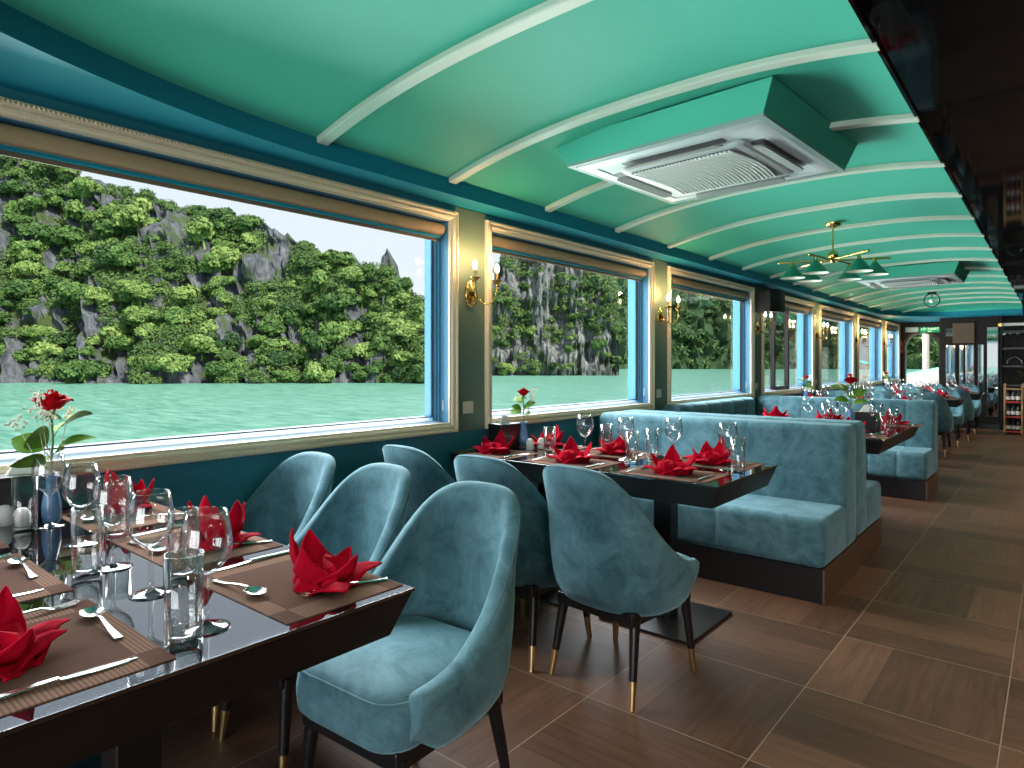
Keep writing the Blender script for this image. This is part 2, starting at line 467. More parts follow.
# ------------------------------------------------------------------ mesh helpers
class B:
    def __init__(s):
        s.v, s.f = [], []

    def add(s, vs, fs):
        o = len(s.v)
        s.v += [tuple(x) for x in vs]
        s.f += [tuple(o + i for i in f) for f in fs]
        return s

    def box(s, x0, x1, y0, y1, z0, z1):
        return s.hexa([(x0, y0, z0), (x1, y0, z0), (x1, y1, z0), (x0, y1, z0), (x0, y0, z1), (x1, y0, z1), (x1, y1, z1), (x0, y1, z1)])

    def hexa(s, p):
        return s.add(p, [(0, 3, 2, 1), (4, 5, 6, 7), (0, 1, 5, 4), (1, 2, 6, 5), (2, 3, 7, 6), (3, 0, 4, 7)])

    def lathe(s, prof, seg=24, c=(0, 0, 0), mtx=None):
        o = []
        fs = []
        n = len(prof)
        for i in range(seg):
            a = 2 * PI * i / seg
            for r, z in prof:
                p = Vector((r * math.cos(a), r * math.sin(a), z))
                if mtx is not None:
                    p = mtx @ p
                o.append(p + Vector(c))
        for i in range(seg):
            j = (i + 1) % seg
            for k in range(n - 1):
                fs.append((i * n + k, j * n + k, j * n + k + 1, i * n + k + 1))
        s.add(o, fs)
        return s

    def cyl(s, a, b, r0, r1=None, seg=16):
        return s.tube([a, b], [r0, r0 if r1 is None else r1], seg)

    def tube(s, pts, rad, seg=10, cap=True):
        pts = [Vector(p) for p in pts]
        if not isinstance(rad, (list, tuple)):
            rad = [rad] * len(pts)
        n = len(pts)
        t0 = (pts[1] - pts[0]).normalized()
        up = Vector((0, 0, 1)) if abs(t0.z) < 0.9 else Vector((1, 0, 0))
        u = t0.cross(up).normalized()
        vs, fs = [], []
        for i, p in enumerate(pts):
            t = (pts[min(i + 1, n - 1)] - pts[max(i - 1, 0)]).normalized()
            u = (u - t * u.dot(t)).normalized()
            w = t.cross(u)
            for k in range(seg):
                a = 2 * PI * k / seg
                vs.append(p + (u * math.cos(a) + w * math.sin(a)) * rad[i])
        for i in range(n - 1):
            for k in range(seg):
                q = (k + 1) % seg
                fs.append((i * seg + k, i * seg + q, (i + 1) * seg + q, (i + 1) * seg + k))
        if cap:
            fs.append(tuple(range(seg - 1, -1, -1)))
            fs.append(tuple((n - 1) * seg + k for k in range(seg)))
        return s.add(vs, fs)

    def loft(s, secs, cap=True, closed=True):
        n = len(secs[0])
        vs = [p for q in secs for p in q]
        fs = []
        for i in range(len(secs) - 1):
            for k in range(n if closed else n - 1):
                q = (k + 1) % n
                fs.append((i * n + k, i * n + q, (i + 1) * n + q, (i + 1) * n + k))
        if cap:
            fs.append(tuple(range(n - 1, -1, -1)))
            fs.append(tuple((len(secs) - 1) * n + k for k in range(n)))
        return s.add(vs, fs)

    def sphere(s, c, r, seg=14, rings=8, sc=(1, 1, 1)):
        prof = [(max(1e-5, r * math.sin(PI * i / rings)), -r * math.cos(PI * i / rings)) for i in range(rings + 1)]
        return s.lathe(prof, seg, c, Matrix.Diagonal((*sc, 1)))

    def prism(s, poly, axis, a, b):
        """poly of 2-tuples; axis 'x','y','z' extruded a..b"""
        def mk(t, p):
            return {'x': (t, p[0], p[1]), 'y': (p[0], t, p[1]), 'z': (p[0], p[1], t)}[axis]
        return s.loft([[mk(a, p) for p in poly], [mk(b, p) for p in poly]])

    def ring_rect(s, prof, y0, y1, z0, z1, x):
        """sweep a moulding profile [(inset, out)] round the rectangle y0..y1, z0..z1 lying in plane x; out goes to +x"""
        secs = []
        for (cy_, cz_, sy, sz) in ((y0, z0, 1, 1), (y1, z0, -1, 1), (y1, z1, -1, -1), (y0, z1, 1, -1)):
            secs.append([(x + o, cy_ + sy * i, cz_ + sz * i) for i, o in prof])
        n = len(prof)
        vs = [p for q in secs for p in q]
        fs = []
        for i in range(4):
            j = (i + 1) % 4
            for k in range(n):
                q = (k + 1) % n
                fs.append((i * n + k, j * n + k, j * n + q, i * n + q))
        return s.add(vs, fs)

    def build(s, name, m, parent=None, smooth=False, bevel=0, bseg=2, sub=0, flip=True, loc=None):
        me = bpy.data.meshes.new(name)
        me.from_pydata(s.v, [], s.f)
        if flip:
            bm = bmesh.new()
            bm.from_mesh(me)
            bmesh.ops.recalc_face_normals(bm, faces=bm.faces)
            bm.to_mesh(me)
            bm.free()
        me.materials.append(m)
        if smooth:
            me.polygons.foreach_set('use_smooth', [True] * len(me.polygons))
            if smooth != 'all':
                me.set_sharp_from_angle(angle=R(42))
        me.update()
        o = bpy.data.objects.new(name, me)
        COL.objects.link(o)
        if parent:
            o.parent = parent
        if loc:
            o.location = loc
        if bevel:
            md = o.modifiers.new('bevel', 'BEVEL')
            md.width = bevel
            md.segments = bseg
            md.limit_method = 'ANGLE'
            md.angle_limit = R(40)
            if smooth or bseg > 1:
                me.polygons.foreach_set('use_smooth', [True] * len(me.polygons))
                me.set_sharp_from_angle(angle=R(60))
                md.harden_normals = True
        if sub:
            md = o.modifiers.new('subsurf', 'SUBSURF')
            md.levels = md.render_levels = sub
        return o


def tag(o, label, cat, group=None, kind=None):
    o['label'] = label
    o['category'] = cat
    if group:
        o['group'] = group
    if kind:
        o['kind'] = kind
    return o


def struct(o):
    o['kind'] = 'structure'
    return o


def thing(name, label, cat, loc=(0, 0, 0), rz=0, group=None):
    o = bpy.data.objects.new(name, None)
    o.empty_display_size = 0.1
    COL.objects.link(o)
    o.location = loc
    o.rotation_euler = (0, 0, rz)
    return tag(o, label, cat, group)


def copy_tree(o, parent=None):
    c = o.copy()
    COL.objects.link(c)
    if parent:
        c.parent = parent
    for ch in list(o.children):
        copy_tree(ch, c)
    return c


PROTO = {}


def place(key, maker, loc, rz, label, cat, group=None, scale=None):
    """first use keeps the built thing itself, later ones copy it"""
    if key not in PROTO:
        PROTO[key] = maker()
        o = PROTO[key]
    else:
        o = copy_tree(PROTO[key])
    o.location = loc
    o.rotation_euler = (0, 0, rz)
    o.scale = scale or (1, 1, 1)
    if 'group' in o.keys():
        del o['group']
    tag(o, label, cat, group)
    return o


def rrect(a0, a1, b0, b1, r, n=4):
    pts = []
    for (ca, cb, st) in ((a1 - r, b1 - r, 0), (a0 + r, b1 - r, 90), (a0 + r, b0 + r, 180), (a1 - r, b0 + r, 270)):
        for i in range(n + 1):
            t = R(st + 90 * i / n)
            pts.append((ca + r * math.cos(t), cb + r * math.sin(t)))
    return pts


def smooth01(t):
    t = max(0.0, min(1.0, t))
    return t * t * (3 - 2 * t)


def interp(x, tab):
    if x <= tab[0][0]:
        return tab[0][1]
    for (x0, y0), (x1, y1) in zip(tab, tab[1:]):
        if x <= x1:
            return y0 + (y1 - y0) * (x - x0) / (x1 - x0)
    return tab[-1][1]


# ------------------------------------------------------------------ room shell
XW = -2.65
YB, YF = -3.2, 16.6
XR = 2.4
struct(B().box(XW - .2, XR, YB, YF + 0.1, -0.1, 0).build('floor', M['floor']))

WIN = [(-1.95, 0.15), (0.42, 2.66), (2.905, 5.03), (5.31, 7.42), (7.72, 9.84), (10.13, 12.22), (12.5, 14.6), (14.88, 16.4)]
ZB, ZT = 0.86, 2.12
wl_ = B()
XO = XW - 0.2
wl_.box(XO, XW, YB, YF, 0, ZB + .03)
wl_.box(XO, XW, YB, YF, ZT - .03, 2.5)
ys = [YB] + [q for (a, b) in WIN for q in (a + .03, b - .03)] + [YF]
for i in range(0, len(ys), 2):
    wl_.box(XO, XW, ys[i], ys[i + 1], ZB + .03, ZT - .03)
struct(wl_.build('wall_left', M['wall']))
struct(B().box(XR, XR + .15, YB, YF, 0, 2.5).build('wall_right', M['darkwood']))
wb_ = B()
wb_.box(XO, -2.45, YB - .15, YB, 0, 2.5)
wb_.box(1.75, XR, YB - .15, YB, 0, 2.5)
wb_.box(-2.45, 1.75, YB - .15, YB, 2.15, 2.5)  # unseen opening, added so the fill lamp behind shines in
wb_.box(-2.45, 1.75, YB - .15, YB, 0, .12)
for x in (-1.05, .35):
    wb_.box(x - .04, x + .04, YB - .12, YB - .04, .12, 2.15)
struct(wb_.build('wall_back', M['wall']))
wbp = B().box(-2.45, 1.75, YB - .085, YB - .08, .12, 2.15).build('window_9', M['pane'])  # pane of the opening added for the fill lamp
struct(wbp)
struct(B().box(XW, XW + .016, YB, YF, 0, 0.11).build('baseboard_left', M['black'], bevel=.004))

WORD = ['zeroth', 'first', 'second', 'third', 'fourth', 'fifth', 'sixth', 'last']
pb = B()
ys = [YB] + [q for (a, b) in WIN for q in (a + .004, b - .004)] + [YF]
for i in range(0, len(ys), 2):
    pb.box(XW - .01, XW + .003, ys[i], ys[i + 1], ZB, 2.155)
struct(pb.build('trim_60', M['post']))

for i, (a, b) in enumerate(WIN):
    w = bpy.data.objects.new('window_%d' % (i if i else 8), None)
    COL.objects.link(w)
    struct(w)
    B().ring_rect([(0, 0), (0, .022), (.005, .030), (.016, .031), (.021, .022), (.026, .020), (.034, .026), (.044, .022), (.050, .012), (.058, .012), (.058, -.002)],
                  a, b, ZB, ZT, XW).build('moulding', M['gold'], w)
    # beads along the moulding
    bd = B()
    for z in (ZB + .012, ZT - .012):
        n = int((b - a - .02) / .014)
        for k in range(n):
            bd.sphere((XW + .031, a + .012 + k * .014, z), .0048, 5, 3)
    for y in (a + .012, b - .012):
        n = int((ZT - ZB - .02) / .014)
        for k in range(n):
            bd.sphere((XW + .031, y, ZB + .012 + k * .014), .0048, 5, 3)
    bd.build('bead_row', M['gold'], w, smooth='all', flip=False)
    ia, ib, ja, jb = a + .056, b - .056, ZB + .052, ZT - .060
    f = B()
    for (y0, y1, z0, z1) in ((a + .031, ia, ZB + .031, ZT - .031), (ib, b - .031, ZB + .031, ZT - .031), (ia, ib, jb, ZT - .031)):
        f.box(XO, XW - .003, y0, y1, z0, z1)
    f.build('jamb', M['blue'], w)
    B().hexa([(XO, ia, ZB + .031), (XW - .001, ia, ZB + .031), (XW - .001, ib, ZB + .031), (XO, ib, ZB + .031),
              (XO, ia, ja + .034), (XW - .001, ia, ja - .002), (XW - .001, ib, ja - .002), (XO, ib, ja + .034)]).build('sill', M['sill'], w)
    # stepped blue sash
    B().ring_rect([(0, 0), (0, .04), (.012, .04), (.012, .026), (.024, .026), (.024, .012), (.034, .012), (.034, -.02), (0, -.02)],
                  ia, ib, ja - .027, jb, XW - .105).build('sash', M['blue'], w)
    B().ring_rect([(.0345, 0), (.0345, .012), (.040, .012), (.040, 0)], ia, ib, ja - .002, jb, XW - .105).build('gasket', M['black'], w)
    pz0, pz1 = ja - .0, jb - .034
    B().box(XW - .05, XW - .038, ib - .004, ib + .002, ja + .07, ja + .13).build('latch', M['plastic'], w, bevel=.002)
    B().box(XW - .108, XW - .102, ia + .035, ib - .035, pz0, pz1).build('pane', M['pane'], w)
    if i == 4:
        # opened casement with dark frame in the fourth window
        g = B()
        g.ring_rect([(0, 0), (0, .05), (.05, .05), (.05, 0)], ia + .62, ia + 1.22, ja, jb - .06, XW - .12)
        g.build('casement', M['darkwood'], w)
    if i == 0:
        continue
    # roller blind
    t = thing('roller_blind', 'beige roller blind rolled up at the top of the %s window along the wall' % WORD[i], 'blind', (XW - .045, (a + b) / 2, 2.018), 0, 'roller blinds')
    L = (ib - ia) / 2 - .012
    q = B()
    q.tube([(0, -L, 0), (0, L, 0)], .034, 20)
    q.build('roll', M['blind'], t, smooth=True)
    B().box(-.010, .010, -L, L, -.052, -.036).build('sash_shade_strip', M['teal'], t, bevel=.004)  # teal strip stands in for the sash top in shadow
    B().box(-.016, -.010, -L, L, -.068, -.040).build('fabric_edge', M['blindback'], t)
    B().box(-.024, -.013, -L - .008, L + .008, -.036, .036).build('bracket', M['plasticdark'], t)

# sockets and sconces on the posts
POSTS = [2.78, 5.17, 7.57, 9.985, 12.36, 14.74]
ORD = ['first', 'second', 'third', 'fourth', 'fifth', 'sixth']


def make_sconce():
    t = thing('wall_sconce', 'x', 'sconce')
    # origin on the wall; +x into the room
    pl = B()
    secs = []
    for (dx, sc) in ((0, 1), (.006, 1.0), (.014, .88), (.020, .6), (.030, .42), (.034, .1)):
        secs.append([(dx, .047 * sc * math.cos(2 * PI * k / 28), .082 * sc * math.sin(2 * PI * k / 28)) for k in range(28)])
    pl.loft(secs)
    for k in range(18):
        a = 2 * PI * k / 18
        pl.sphere((.010, .043 * math.cos(a), .077 * math.sin(a)), .007, 8, 5)
    pl.build('backplate', M['brass'], t, smooth='all')
    for sgn in (-1, 1):
        arm = B()
        pts = []
        for k in range(15):
            u = k / 14
            y = sgn * (.012 + .083 * u)
            x = .03 + .10 * math.sin(PI * .5 * min(1, u * 1.1))
            z = -.02 - .055 * math.sin(PI * min(1, u * 1.02)) + .04 * u * u
            pts.append((x, y, z))
        pts.append((.13, sgn * .095, .04))
        arm.tube(pts, .0042, 8)
        ar = arm.build('arm', M['brass'], t, smooth='all')
        c = B()
        c.lathe([(.0001, -.012), (.008, -.008), (.010, .0), (.006, .008), (.006, .018), (.010, .024), (.008, .032), (.022, .042), (.031, .052), (.032, .056), (.012, .052), (.0001, .052)], 18, (.13, sgn * .095, .02))
        c.build('drip_cup', M['brass'], ar, smooth=True)
        B().lathe([(.0001, 0), (.0095, 0), (.0095, .048), (.0001, .048)], 14, (.13, sgn * .095, .072)).build('candle', M['candle'], ar, smooth=True)
        B().lathe([(.0001, 0), (.007, .002), (.0135, .014), (.0145, .024), (.011, .038), (.005, .05), (.0001, .058)], 14, (.13, sgn * .095, .12)).build('bulb', M['bulb'], ar, smooth='all')
        d = bpy.data.lights.get('sconce_glow') or bpy.data.lights.new('sconce_glow', 'POINT')
        d.energy = 3.6
        d.color = (1.0, 0.62, 0.28)
        d.shadow_soft_size = .015
        lo = bpy.data.objects.new('sconce_glow', d)
        COL.objects.link(lo)
        lo.parent = t
        lo.location = (.13, sgn * .095, .215)
    return t


for i, y in enumerate(POSTS):
    place('sconce', make_sconce, (XW, y, 1.665), 0, 'brass two-candle wall sconce, lit, on the %s post between windows' % ORD[i], 'sconce', 'wall sconces between the windows')


def make_socket():
    t = thing('wall_socket', 'x', 'socket')
    B().box(0, .008, -.043, .043, -.036, .036).build('plate', M['sock'], t, bevel=.004)
    B().box(.008, .011, -.018, .018, -.014, .014).build('rocker', M['sock'], t, bevel=.002)
    return t


for i, y in enumerate(POSTS[:4]):
    place('socket', make_socket, (XW, y - .02, 0.995), 0, 'cream wall socket below the sconce on the %s post between windows' % ORD[i], 'socket', 'wall sockets')

# ------------------------------------------------------------------ ceiling
YN, YE = -0.4, 14.8
XE = -0.46
ZS, ZV = 2.16, 2.244
GPROF = [(0, 0), (.16, .40), (.35, .66), (.68, .90), (1.0, 1.0)]


def tt(Y):
    if Y < 1.8:
        return min(1, (1.8 - Y) / 2.2), 1.33
    if Y > 13.0:
        return min(1, (Y - 13.0) / 1.8), 1.0
    return 0, 1


def XL(Y):
    t, a = tt(Y)
    return -2.49 + a * (1 - math.sqrt(max(0, 1 - t * t)))


def vz(X, Y):
    t, a = tt(Y)
    A = math.sqrt(max(0, 1 - t * t)) ** 0.8
    xl = XL(Y)
    xc = -1.08
    if X < xc:
        q = max(0, (X - xl) / (xc - xl))
        g = 1 - (1 - q) ** 2.6
    else:
        q = (X - xc) / (XE - xc)
        g = 1 - .34 * q * q
    return ZV + A * .147 * g


ysv = sorted(set([YN, YE] + [YN + .02, YN + .06, YN + .12, YE - .02, YE - .06, YE - .12] + [YN + .1 * k for k in range(2, int((YE - YN) / .1))]))
NX = 36
v = B()
vs = []
for y in ysv:
    xl = XL(y)
    for k in range(NX + 1):
        u = k / NX
        u = u ** 1.35
        x = xl + (XE - xl) * u
        vs.append((x, y, vz(x, y)))
fs = []
for j in range(len(ysv) - 1):
    for k in range(NX):
        p = j * (NX + 1) + k
        fs.append((p, p + NX + 1, p + NX + 2, p + 1))
v.add(vs, fs)
cv = v.build('ceiling', M['green'], smooth='all', flip=False)
struct(cv)
# soffit: underside and the upright face round the vault
sf = B()
o0 = []
for y in ysv:
    o0.append((XL(y), y))
n = len(o0)
sf.add([(XW - .01, y, ZS) for x, y in o0] + [(x, y, ZS) for x, y in o0] + [(x, y, ZV + .004) for x, y in o0] + [(XW - .01, y, 2.5) for x, y in o0],
       [(k, k + 1, n + k + 1, n + k) for k in range(n - 1)] + [(n + k, n + k + 1, 2 * n + k + 1, 2 * n + k) for k in range(n - 1)])
for (y0, y1) in ((YB, YN), (YE, YF)):
    sf.box(XW - .01, XE, y0, y1, ZS, 2.5)
struct(sf.build('trim_1', M['teal']))
# ribs across the vault
RIBS = [1.665, 2.475, 3.325, 4.18, 5.02, 5.86, 6.7, 7.55, 8.39, 9.23, 10.08, 10.92, 11.76, 12.6, 13.45, 14.2]
for i, y in enumerate(RIBS):
    r_ = B()
    secs = []
    for k in range(49):
        xl = XL(y)
        x = xl + .004 + (XE - xl - .004) * (k / 48) ** 1.3
        z = vz(x, y)
        secs.append([(x, y - .030, z + .012), (x, y - .030, z - .020), (x, y - .025, z - .025), (x, y + .025, z - .025), (x, y + .030, z - .020), (x, y + .030, z + .012)])
    r_.loft(secs)
    struct(r_.build('trim_%d' % (i + 2), M['rib'], smooth=True))
# black gloss ceiling over the aisle, in panels with a thin joint
dc = B()
for (y0, y1) in ((YB, 3.26), (3.266, 9.2), (9.206, YF)):
    dc.box(XE, XR, y0, y1, 2.34, 2.5)
dc.box(XE - .012, XE, YB, YF, 2.325, 2.5)
struct(dc.build('ceiling_aisle', M['darkceil']))
struct(B().box(XO, XR, YB, YF + .2, 2.5, 2.62).build('ceiling_roof', M['deck']))

# ------------------------------------------------------------------ air conditioner cassettes


def make_ac():
    t = thing('air_conditioner', 'x', 'air conditioner')
    h_ = B()
    h_.hexa([(-.50, -.52, .012), (.50, -.52, .012), (.50, .52, .012), (-.50, .52, .012), (-.58, -.55, .135), (.55, -.55, .135), (.55, .55, .135), (-.58, .55, .135)])
    h_.build('housing', M['green'], t, bevel=.003)
    e = B()
    e.ring_rect([(0, 0), (0, .012), (.03, .012), (.03, 0)], -.50, .50, -.52, .52, 0)
    # turned flat: ring_rect lies in plane x, so remap
    e.v = [(y, z, .012 - x) for (x, y, z) in e.v]
    e.build('edge_trim', M['actrim'], t)
    f_ = B()
    f_.ring_rect([(0, 0), (0, .010), (.02, .018), (.075, .018), (.075, 0)], -.475, .475, -.475, .475, 0)
    f_.v = [(y, z, .012 - x) for (x, y, z) in f_.v]
    f_.build('panel', M['plastic'], t, bevel=.004)
    c_ = B()
    pts = rrect(-.41, .41, -.41, .41, .05, 6)
    c_.loft([[(x, y, .012) for x, y in pts], [(x, y, -.002) for x, y in pts]])
    c_.build('duct', M['plastic'], t)
    g = B()
    pts = rrect(-.325, .325, -.325, .325, .04, 5)
    pt2 = [(x * .97, y * .97) for x, y in pts]
    g.loft([[(x, y, .005) for x, y in pts], [(x, y, -.012) for x, y in pts], [(x, y, -.020) for x, y in pt2]])
    cp = g.build('center_panel', M['plastic'], t, smooth=True)
    B().box(-.275, .275, -.28, .28, -.0215, -.019).build('grille_back', M['plasticdark'], cp)
    gr = B()
    for k in range(26):
        x = -.262 + .52 * k / 25
        pts = [(x + .03 * math.cos(PI * (q / 16 - .5)) - .02, -.27 + .54 * q / 16, -.0235) for q in range(17)]
        gr.tube(pts, .0062, 6)
    gr.build('grille', M['acslat'], cp, smooth='all')
    for k in range(4):
        a = k * PI / 2
        fl = B()
        pts = rrect(-.25, .25, .337, .392, .02, 4)
        m_ = Matrix.Rotation(a, 3, 'Z')
        fl.loft([[m_ @ Vector((x, y, -.006 - (y - .28) * .18)) for x, y in pts], [m_ @ Vector((x, y, -.013 - (y - .28) * .18)) for x, y in pts]])
        fl.build('louver', M['louver'], t)
        sl = B()
        pts = rrect(-.265, .265, .330, .400, .02, 4)
        sl.loft([[m_ @ Vector((x, y, -.001)) for x, y in pts], [m_ @ Vector((x, y, -.004)) for x, y in pts]])
        sl.build('slot', M['plasticdark'], t)
    return t


place('ac', make_ac, (-1.365, 3.19, 2.245), R(-3.5), 'large white ceiling air conditioner in a green box over the second table', 'air conditioner', 'ceiling air conditioners')
place('ac', make_ac, (-1.36, 9.15, 2.245), 0, 'white ceiling air conditioner in a green box beyond the cone-shade chandelier', 'air conditioner', 'ceiling air conditioners')

# ------------------------------------------------------------------ chandelier with green cones
CHX, CHY = -1.38, 5.68
ch = thing('chandelier', 'brass chandelier with six green cone shades hanging from the green ceiling', 'chandelier', (CHX, CHY, 0), R(12))
zt = vz(CHX, CHY) - .01
B().lathe([(.0001, zt - .03), (.02, zt - .028), (.055, zt - .016), (.062, zt), (.062, zt + .012), (.0001, zt + .012)], 28).build('canopy', M['brass'], ch, smooth=True)
B().cyl((0, 0, 2.15), (0, 0, zt - .02), .007).build('rod', M['brass'], ch, smooth=True)
B().lathe([(.0001, 2.06), (.016, 2.065), (.02, 2.085), (.034, 2.10), (.04, 2.125), (.034, 2.15), (.014, 2.165), (.0001, 2.168)], 24).build('hub', M['brass'], ch, smooth=True)
for k in range(3):
    a = R(8 + 60 * k)
    dx, dy = math.cos(a), math.sin(a)
    b_ = B()
    b_.tube([(-.40 * dx, -.40 * dy, 2.085 + .006 * k), (.40 * dx, .40 * dy, 2.085 + .006 * k)], .0085, 10)
    for sg in (-1, 1):
        b_.sphere((sg * .40 * dx, sg * .40 * dy, 2.085 + .006 * k), .011, 10, 6)
    b_.build('arm', M['brass'], ch, smooth=True)
    for sg in (-1, 1):
        rr = .30
        c = (sg * rr * dx, sg * rr * dy, 0)
        s_ = B().lathe([(.018, 2.055), (.098, 1.955), (.096, 1.955), (.016, 2.05)], 32, c).build('shade', M['shade'], ch, smooth=True)
        B().lathe([(.0145, 2.047), (.0945, 1.956)], 32, c).build('lining', M['shadein'], s_, smooth='all')
        B().lathe([(.0001, 2.052), (.02, 2.052), (.014, 2.068), (.010, 2.085), (.0001, 2.085)], 16, c).build('cap', M['brass'], s_, smooth=True)

# small things on the ceiling
t = thing('ceiling_speaker', 'small round dark speaker on the green ceiling before the ring lamp', 'speaker', (-1.38, 10.65, vz(-1.38, 10.65)))
B().lathe([(.0001, -.045), (.09, -.04), (.115, -.015), (.12, .01), (.0001, .01)], 28).build('body', M['shade'], t, smooth=True)
B().lathe([(.0001, -.048), (.08, -.043), (.08, -.040)], 24).build('grille', M['plasticdark'], t, smooth=True)
t = thing('ring_lamp', 'small black ring pendant lamp hanging near the end of the ceiling', 'lamp', (-1.5, 12.1, vz(-1.5, 12.1)))
B().box(-.06, .06, -.03, .03, -.03, .012).build('mount', M['black'], t, bevel=.004)
q = B()
q.tube([(  .105 * math.sin(2 * PI * k / 32), 0, -.13 - .105 * math.cos(2 * PI * k / 32)) for k in range(33)], .009, 8)
q.build('ring', M['black'], t, smooth='all')
B().sphere((0, 0, -.14), .036, 14, 9).build('globe', M['shadein'], t, smooth='all')
B().cyl((0, 0, -.03), (0, 0, -.12), .006).build('rod', M['black'], t, smooth=True)

# speaker box on the third post
t = thing('speaker_box', 'dark boxy wall speaker above the sconce on the third window post', 'speaker', (XW, 7.57, 1.84))
B().prism([(0, -.15), (.2, -.15), (.27, -.06), (.27, .15), (0, .15)], 'z', 0, .25).build('cabinet', M['darkwood'], t, bevel=.006)
B().hexa([(.205, -.148, .02), (.268, -.066, .02), (.272, -.070, .02), (.209, -.152, .02), (.205, -.148, .23), (.268, -.066, .23), (.272, -.070, .23), (.209, -.152, .23)]).build('grille', M['black'], t)

# ------------------------------------------------------------------ far wall
fw = B()
D0, D1 = -2.55, -1.93
DZ = 1.92
fw.box(XW, D0, YF, YF + .12, 0, 2.5)
fw.box(D1, XR, YF, YF + .12, 0, 2.5)
cx_, rr_ = (D0 + D1) / 2, (D1 - D0) / 2
arc = [(cx_ + rr_ * math.cos(PI * k / 20), DZ - rr_ + rr_ * math.sin(PI * k / 20)) for k in range(21)]
for k in range(20):
    p, q = arc[k], arc[k + 1]
    fw.prism([(p[0], p[1]), (p[0], 2.5), (q[0], 2.5), (q[0], q[1])], 'y', YF, YF + .12)
struct(fw.build('wall_far', M['darkwood']))
dr = bpy.data.objects.new('door_1', None)
COL.objects.link(dr)
struct(dr)
path = [(D0, 0)] + [(x, z) for x, z in reversed(arc)] + [(D1, 0)]
fr = B()
secs = []
for k, (x, z) in enumerate(path):
    ddx = x - cx_
    ddz = max(0, z - (DZ - rr_))
    L = math.hypot(ddx, ddz)
    nx, nz = ddx / L, ddz / L
    secs.append([(x, YF - .02, z), (x + nx * .05, YF - .02, z + nz * .05), (x + nx * .05, YF + .02, z + nz * .05), (x, YF + .02, z)])
fr.loft(secs)
fr.build('frame', M['black'], dr)
pn = B()
pn.add([(x, YF + .06, z) for x, z in path] + [(x, YF + .066, z) for x, z in path],
       [tuple(range(len(path))), tuple(range(2 * len(path) - 1, len(path) - 1, -1))])
pn.build('pane', M['pane'], dr, flip=False)

# exit sign and board over the door
t = thing('exit_sign', 'green lit sign with white letters above the arched door', 'sign', (-2.09, YF - .03, 1.99))
B().box(-.19, .19, 0, .03, -.055, .055).build('box', M['greendark'], t, bevel=.004)


def text(s_, size, x, z, parent, m, y=-.003):
    cu = bpy.data.curves.new('lettering', 'FONT')
    cu.body = s_
    cu.size = size
    cu.align_x = 'CENTER'
    cu.align_y = 'CENTER'
    cu.extrude = .001
    o = bpy.data.objects.new('lettering', cu)
    COL.objects.link(o)
    dg = bpy.context.evaluated_depsgraph_get()
    me = bpy.data.meshes.new_from_object(o.evaluated_get(dg))
    bpy.data.objects.remove(o)
    me.materials.clear()
    me.materials.append(m)
    o = bpy.data.objects.new('lettering', me)
    COL.objects.link(o)
    o.parent = parent
    o.location = (x, y, z)
    o.rotation_euler = (R(90), 0, 0)
    return o


text('LỐI THOÁT', .062, 0, .016, t, M['exittext'])
text('EXIT', .038, 0, -.034, t, M['exittext'])
t = thing('notice_board', 'plain pale grey board above the arched door beside the green exit sign', 'board', (-2.43, YF - .02, 2.0))
B().box(-.125, .125, 0, .02, -.055, .055).build('panel', M['plastic'], t, bevel=.003)
B().ring_rect([(0, 0), (0, .006), (.008, .006), (.008, 0)], -.125, .125, -.055, .055, 0).build('rim', M['steel'], t, loc=(0, 0, 0))
q = t.children[-1]
q.data.transform(Matrix(((0, 1, 0, 0), (-1, 0, 0, 0), (0, 0, 1, 0), (0, 0, 0, 1))))
t = thing('fire_alarm', 'red fire alarm box on the wall corner beside the arched door', 'alarm', (XW, 16.5, 1.6))
B().box(0, .05, -.06, .06, .02, .16).build('box', M['red'], t, bevel=.008)
B().sphere((.03, 0, -.06), .05, 14, 8, (.6, 1, 1)).build('bell', M['red'], t, smooth='all')

# mirrored cabinet wall
YC = 15.4
cab = thing('mirror_cabinet', 'dark wood cabinet wall with tall mirror strips beside the arched door', 'cabinet', (-1.3, YC, 0))
B().box(-.48, .48, .02, YF - YC - .01, 0, 2.155).build('carcass', M['darkwood'], cab, bevel=.005)
STR = [(-1.67, -1.525, .62, 1.62), (-1.45, -1.395, .62, 1.62), (-1.355, -1.225, .62, 1.62), (-1.15, -1.07, .62, 1.62), (-1.01, -.85, .25, 1.95), (-1.67, -1.525, 1.80, 1.95)]
for (x0, x1, z0, z1) in STR:
    f_ = B()
    f_.box(x0 + 1.3, x1 + 1.3, .008, .02, z0, z1)
    mp_ = f_.build('mirror', M['mirror'], cab)
    g = B()
    for (a0, a1, b0, b1) in ((x0 - .012, x0, z0 - .012, z1 + .012), (x1, x1 + .012, z0 - .012, z1 + .012), (x0, x1, z0 - .012, z0), (x0, x1, z1, z1 + .012)):
        g.box(a0 + 1.3, a1 + 1.3, -.004, .02, b0, b1)
    g.build('frame', M['black'], mp_)
B().box(-.26, .09, -.03, .02, 1.66, 2.05).build('pelmet', M['endwood'], cab, bevel=.004)
B().box(-.48, .48, -.03, .02, 0, .1).build('plinth', M['black'], cab)
for x in (-.02, -.36):
    q = B()
    q.box(x - .10, x + .10, .006, .02, .16, .56)
    q.build('door', M['black'], cab, bevel=.004)
    B().sphere((x + .08, 0, .36), .012, 8, 6).build('knob', M['brass'], cab.children[-1], smooth='all')
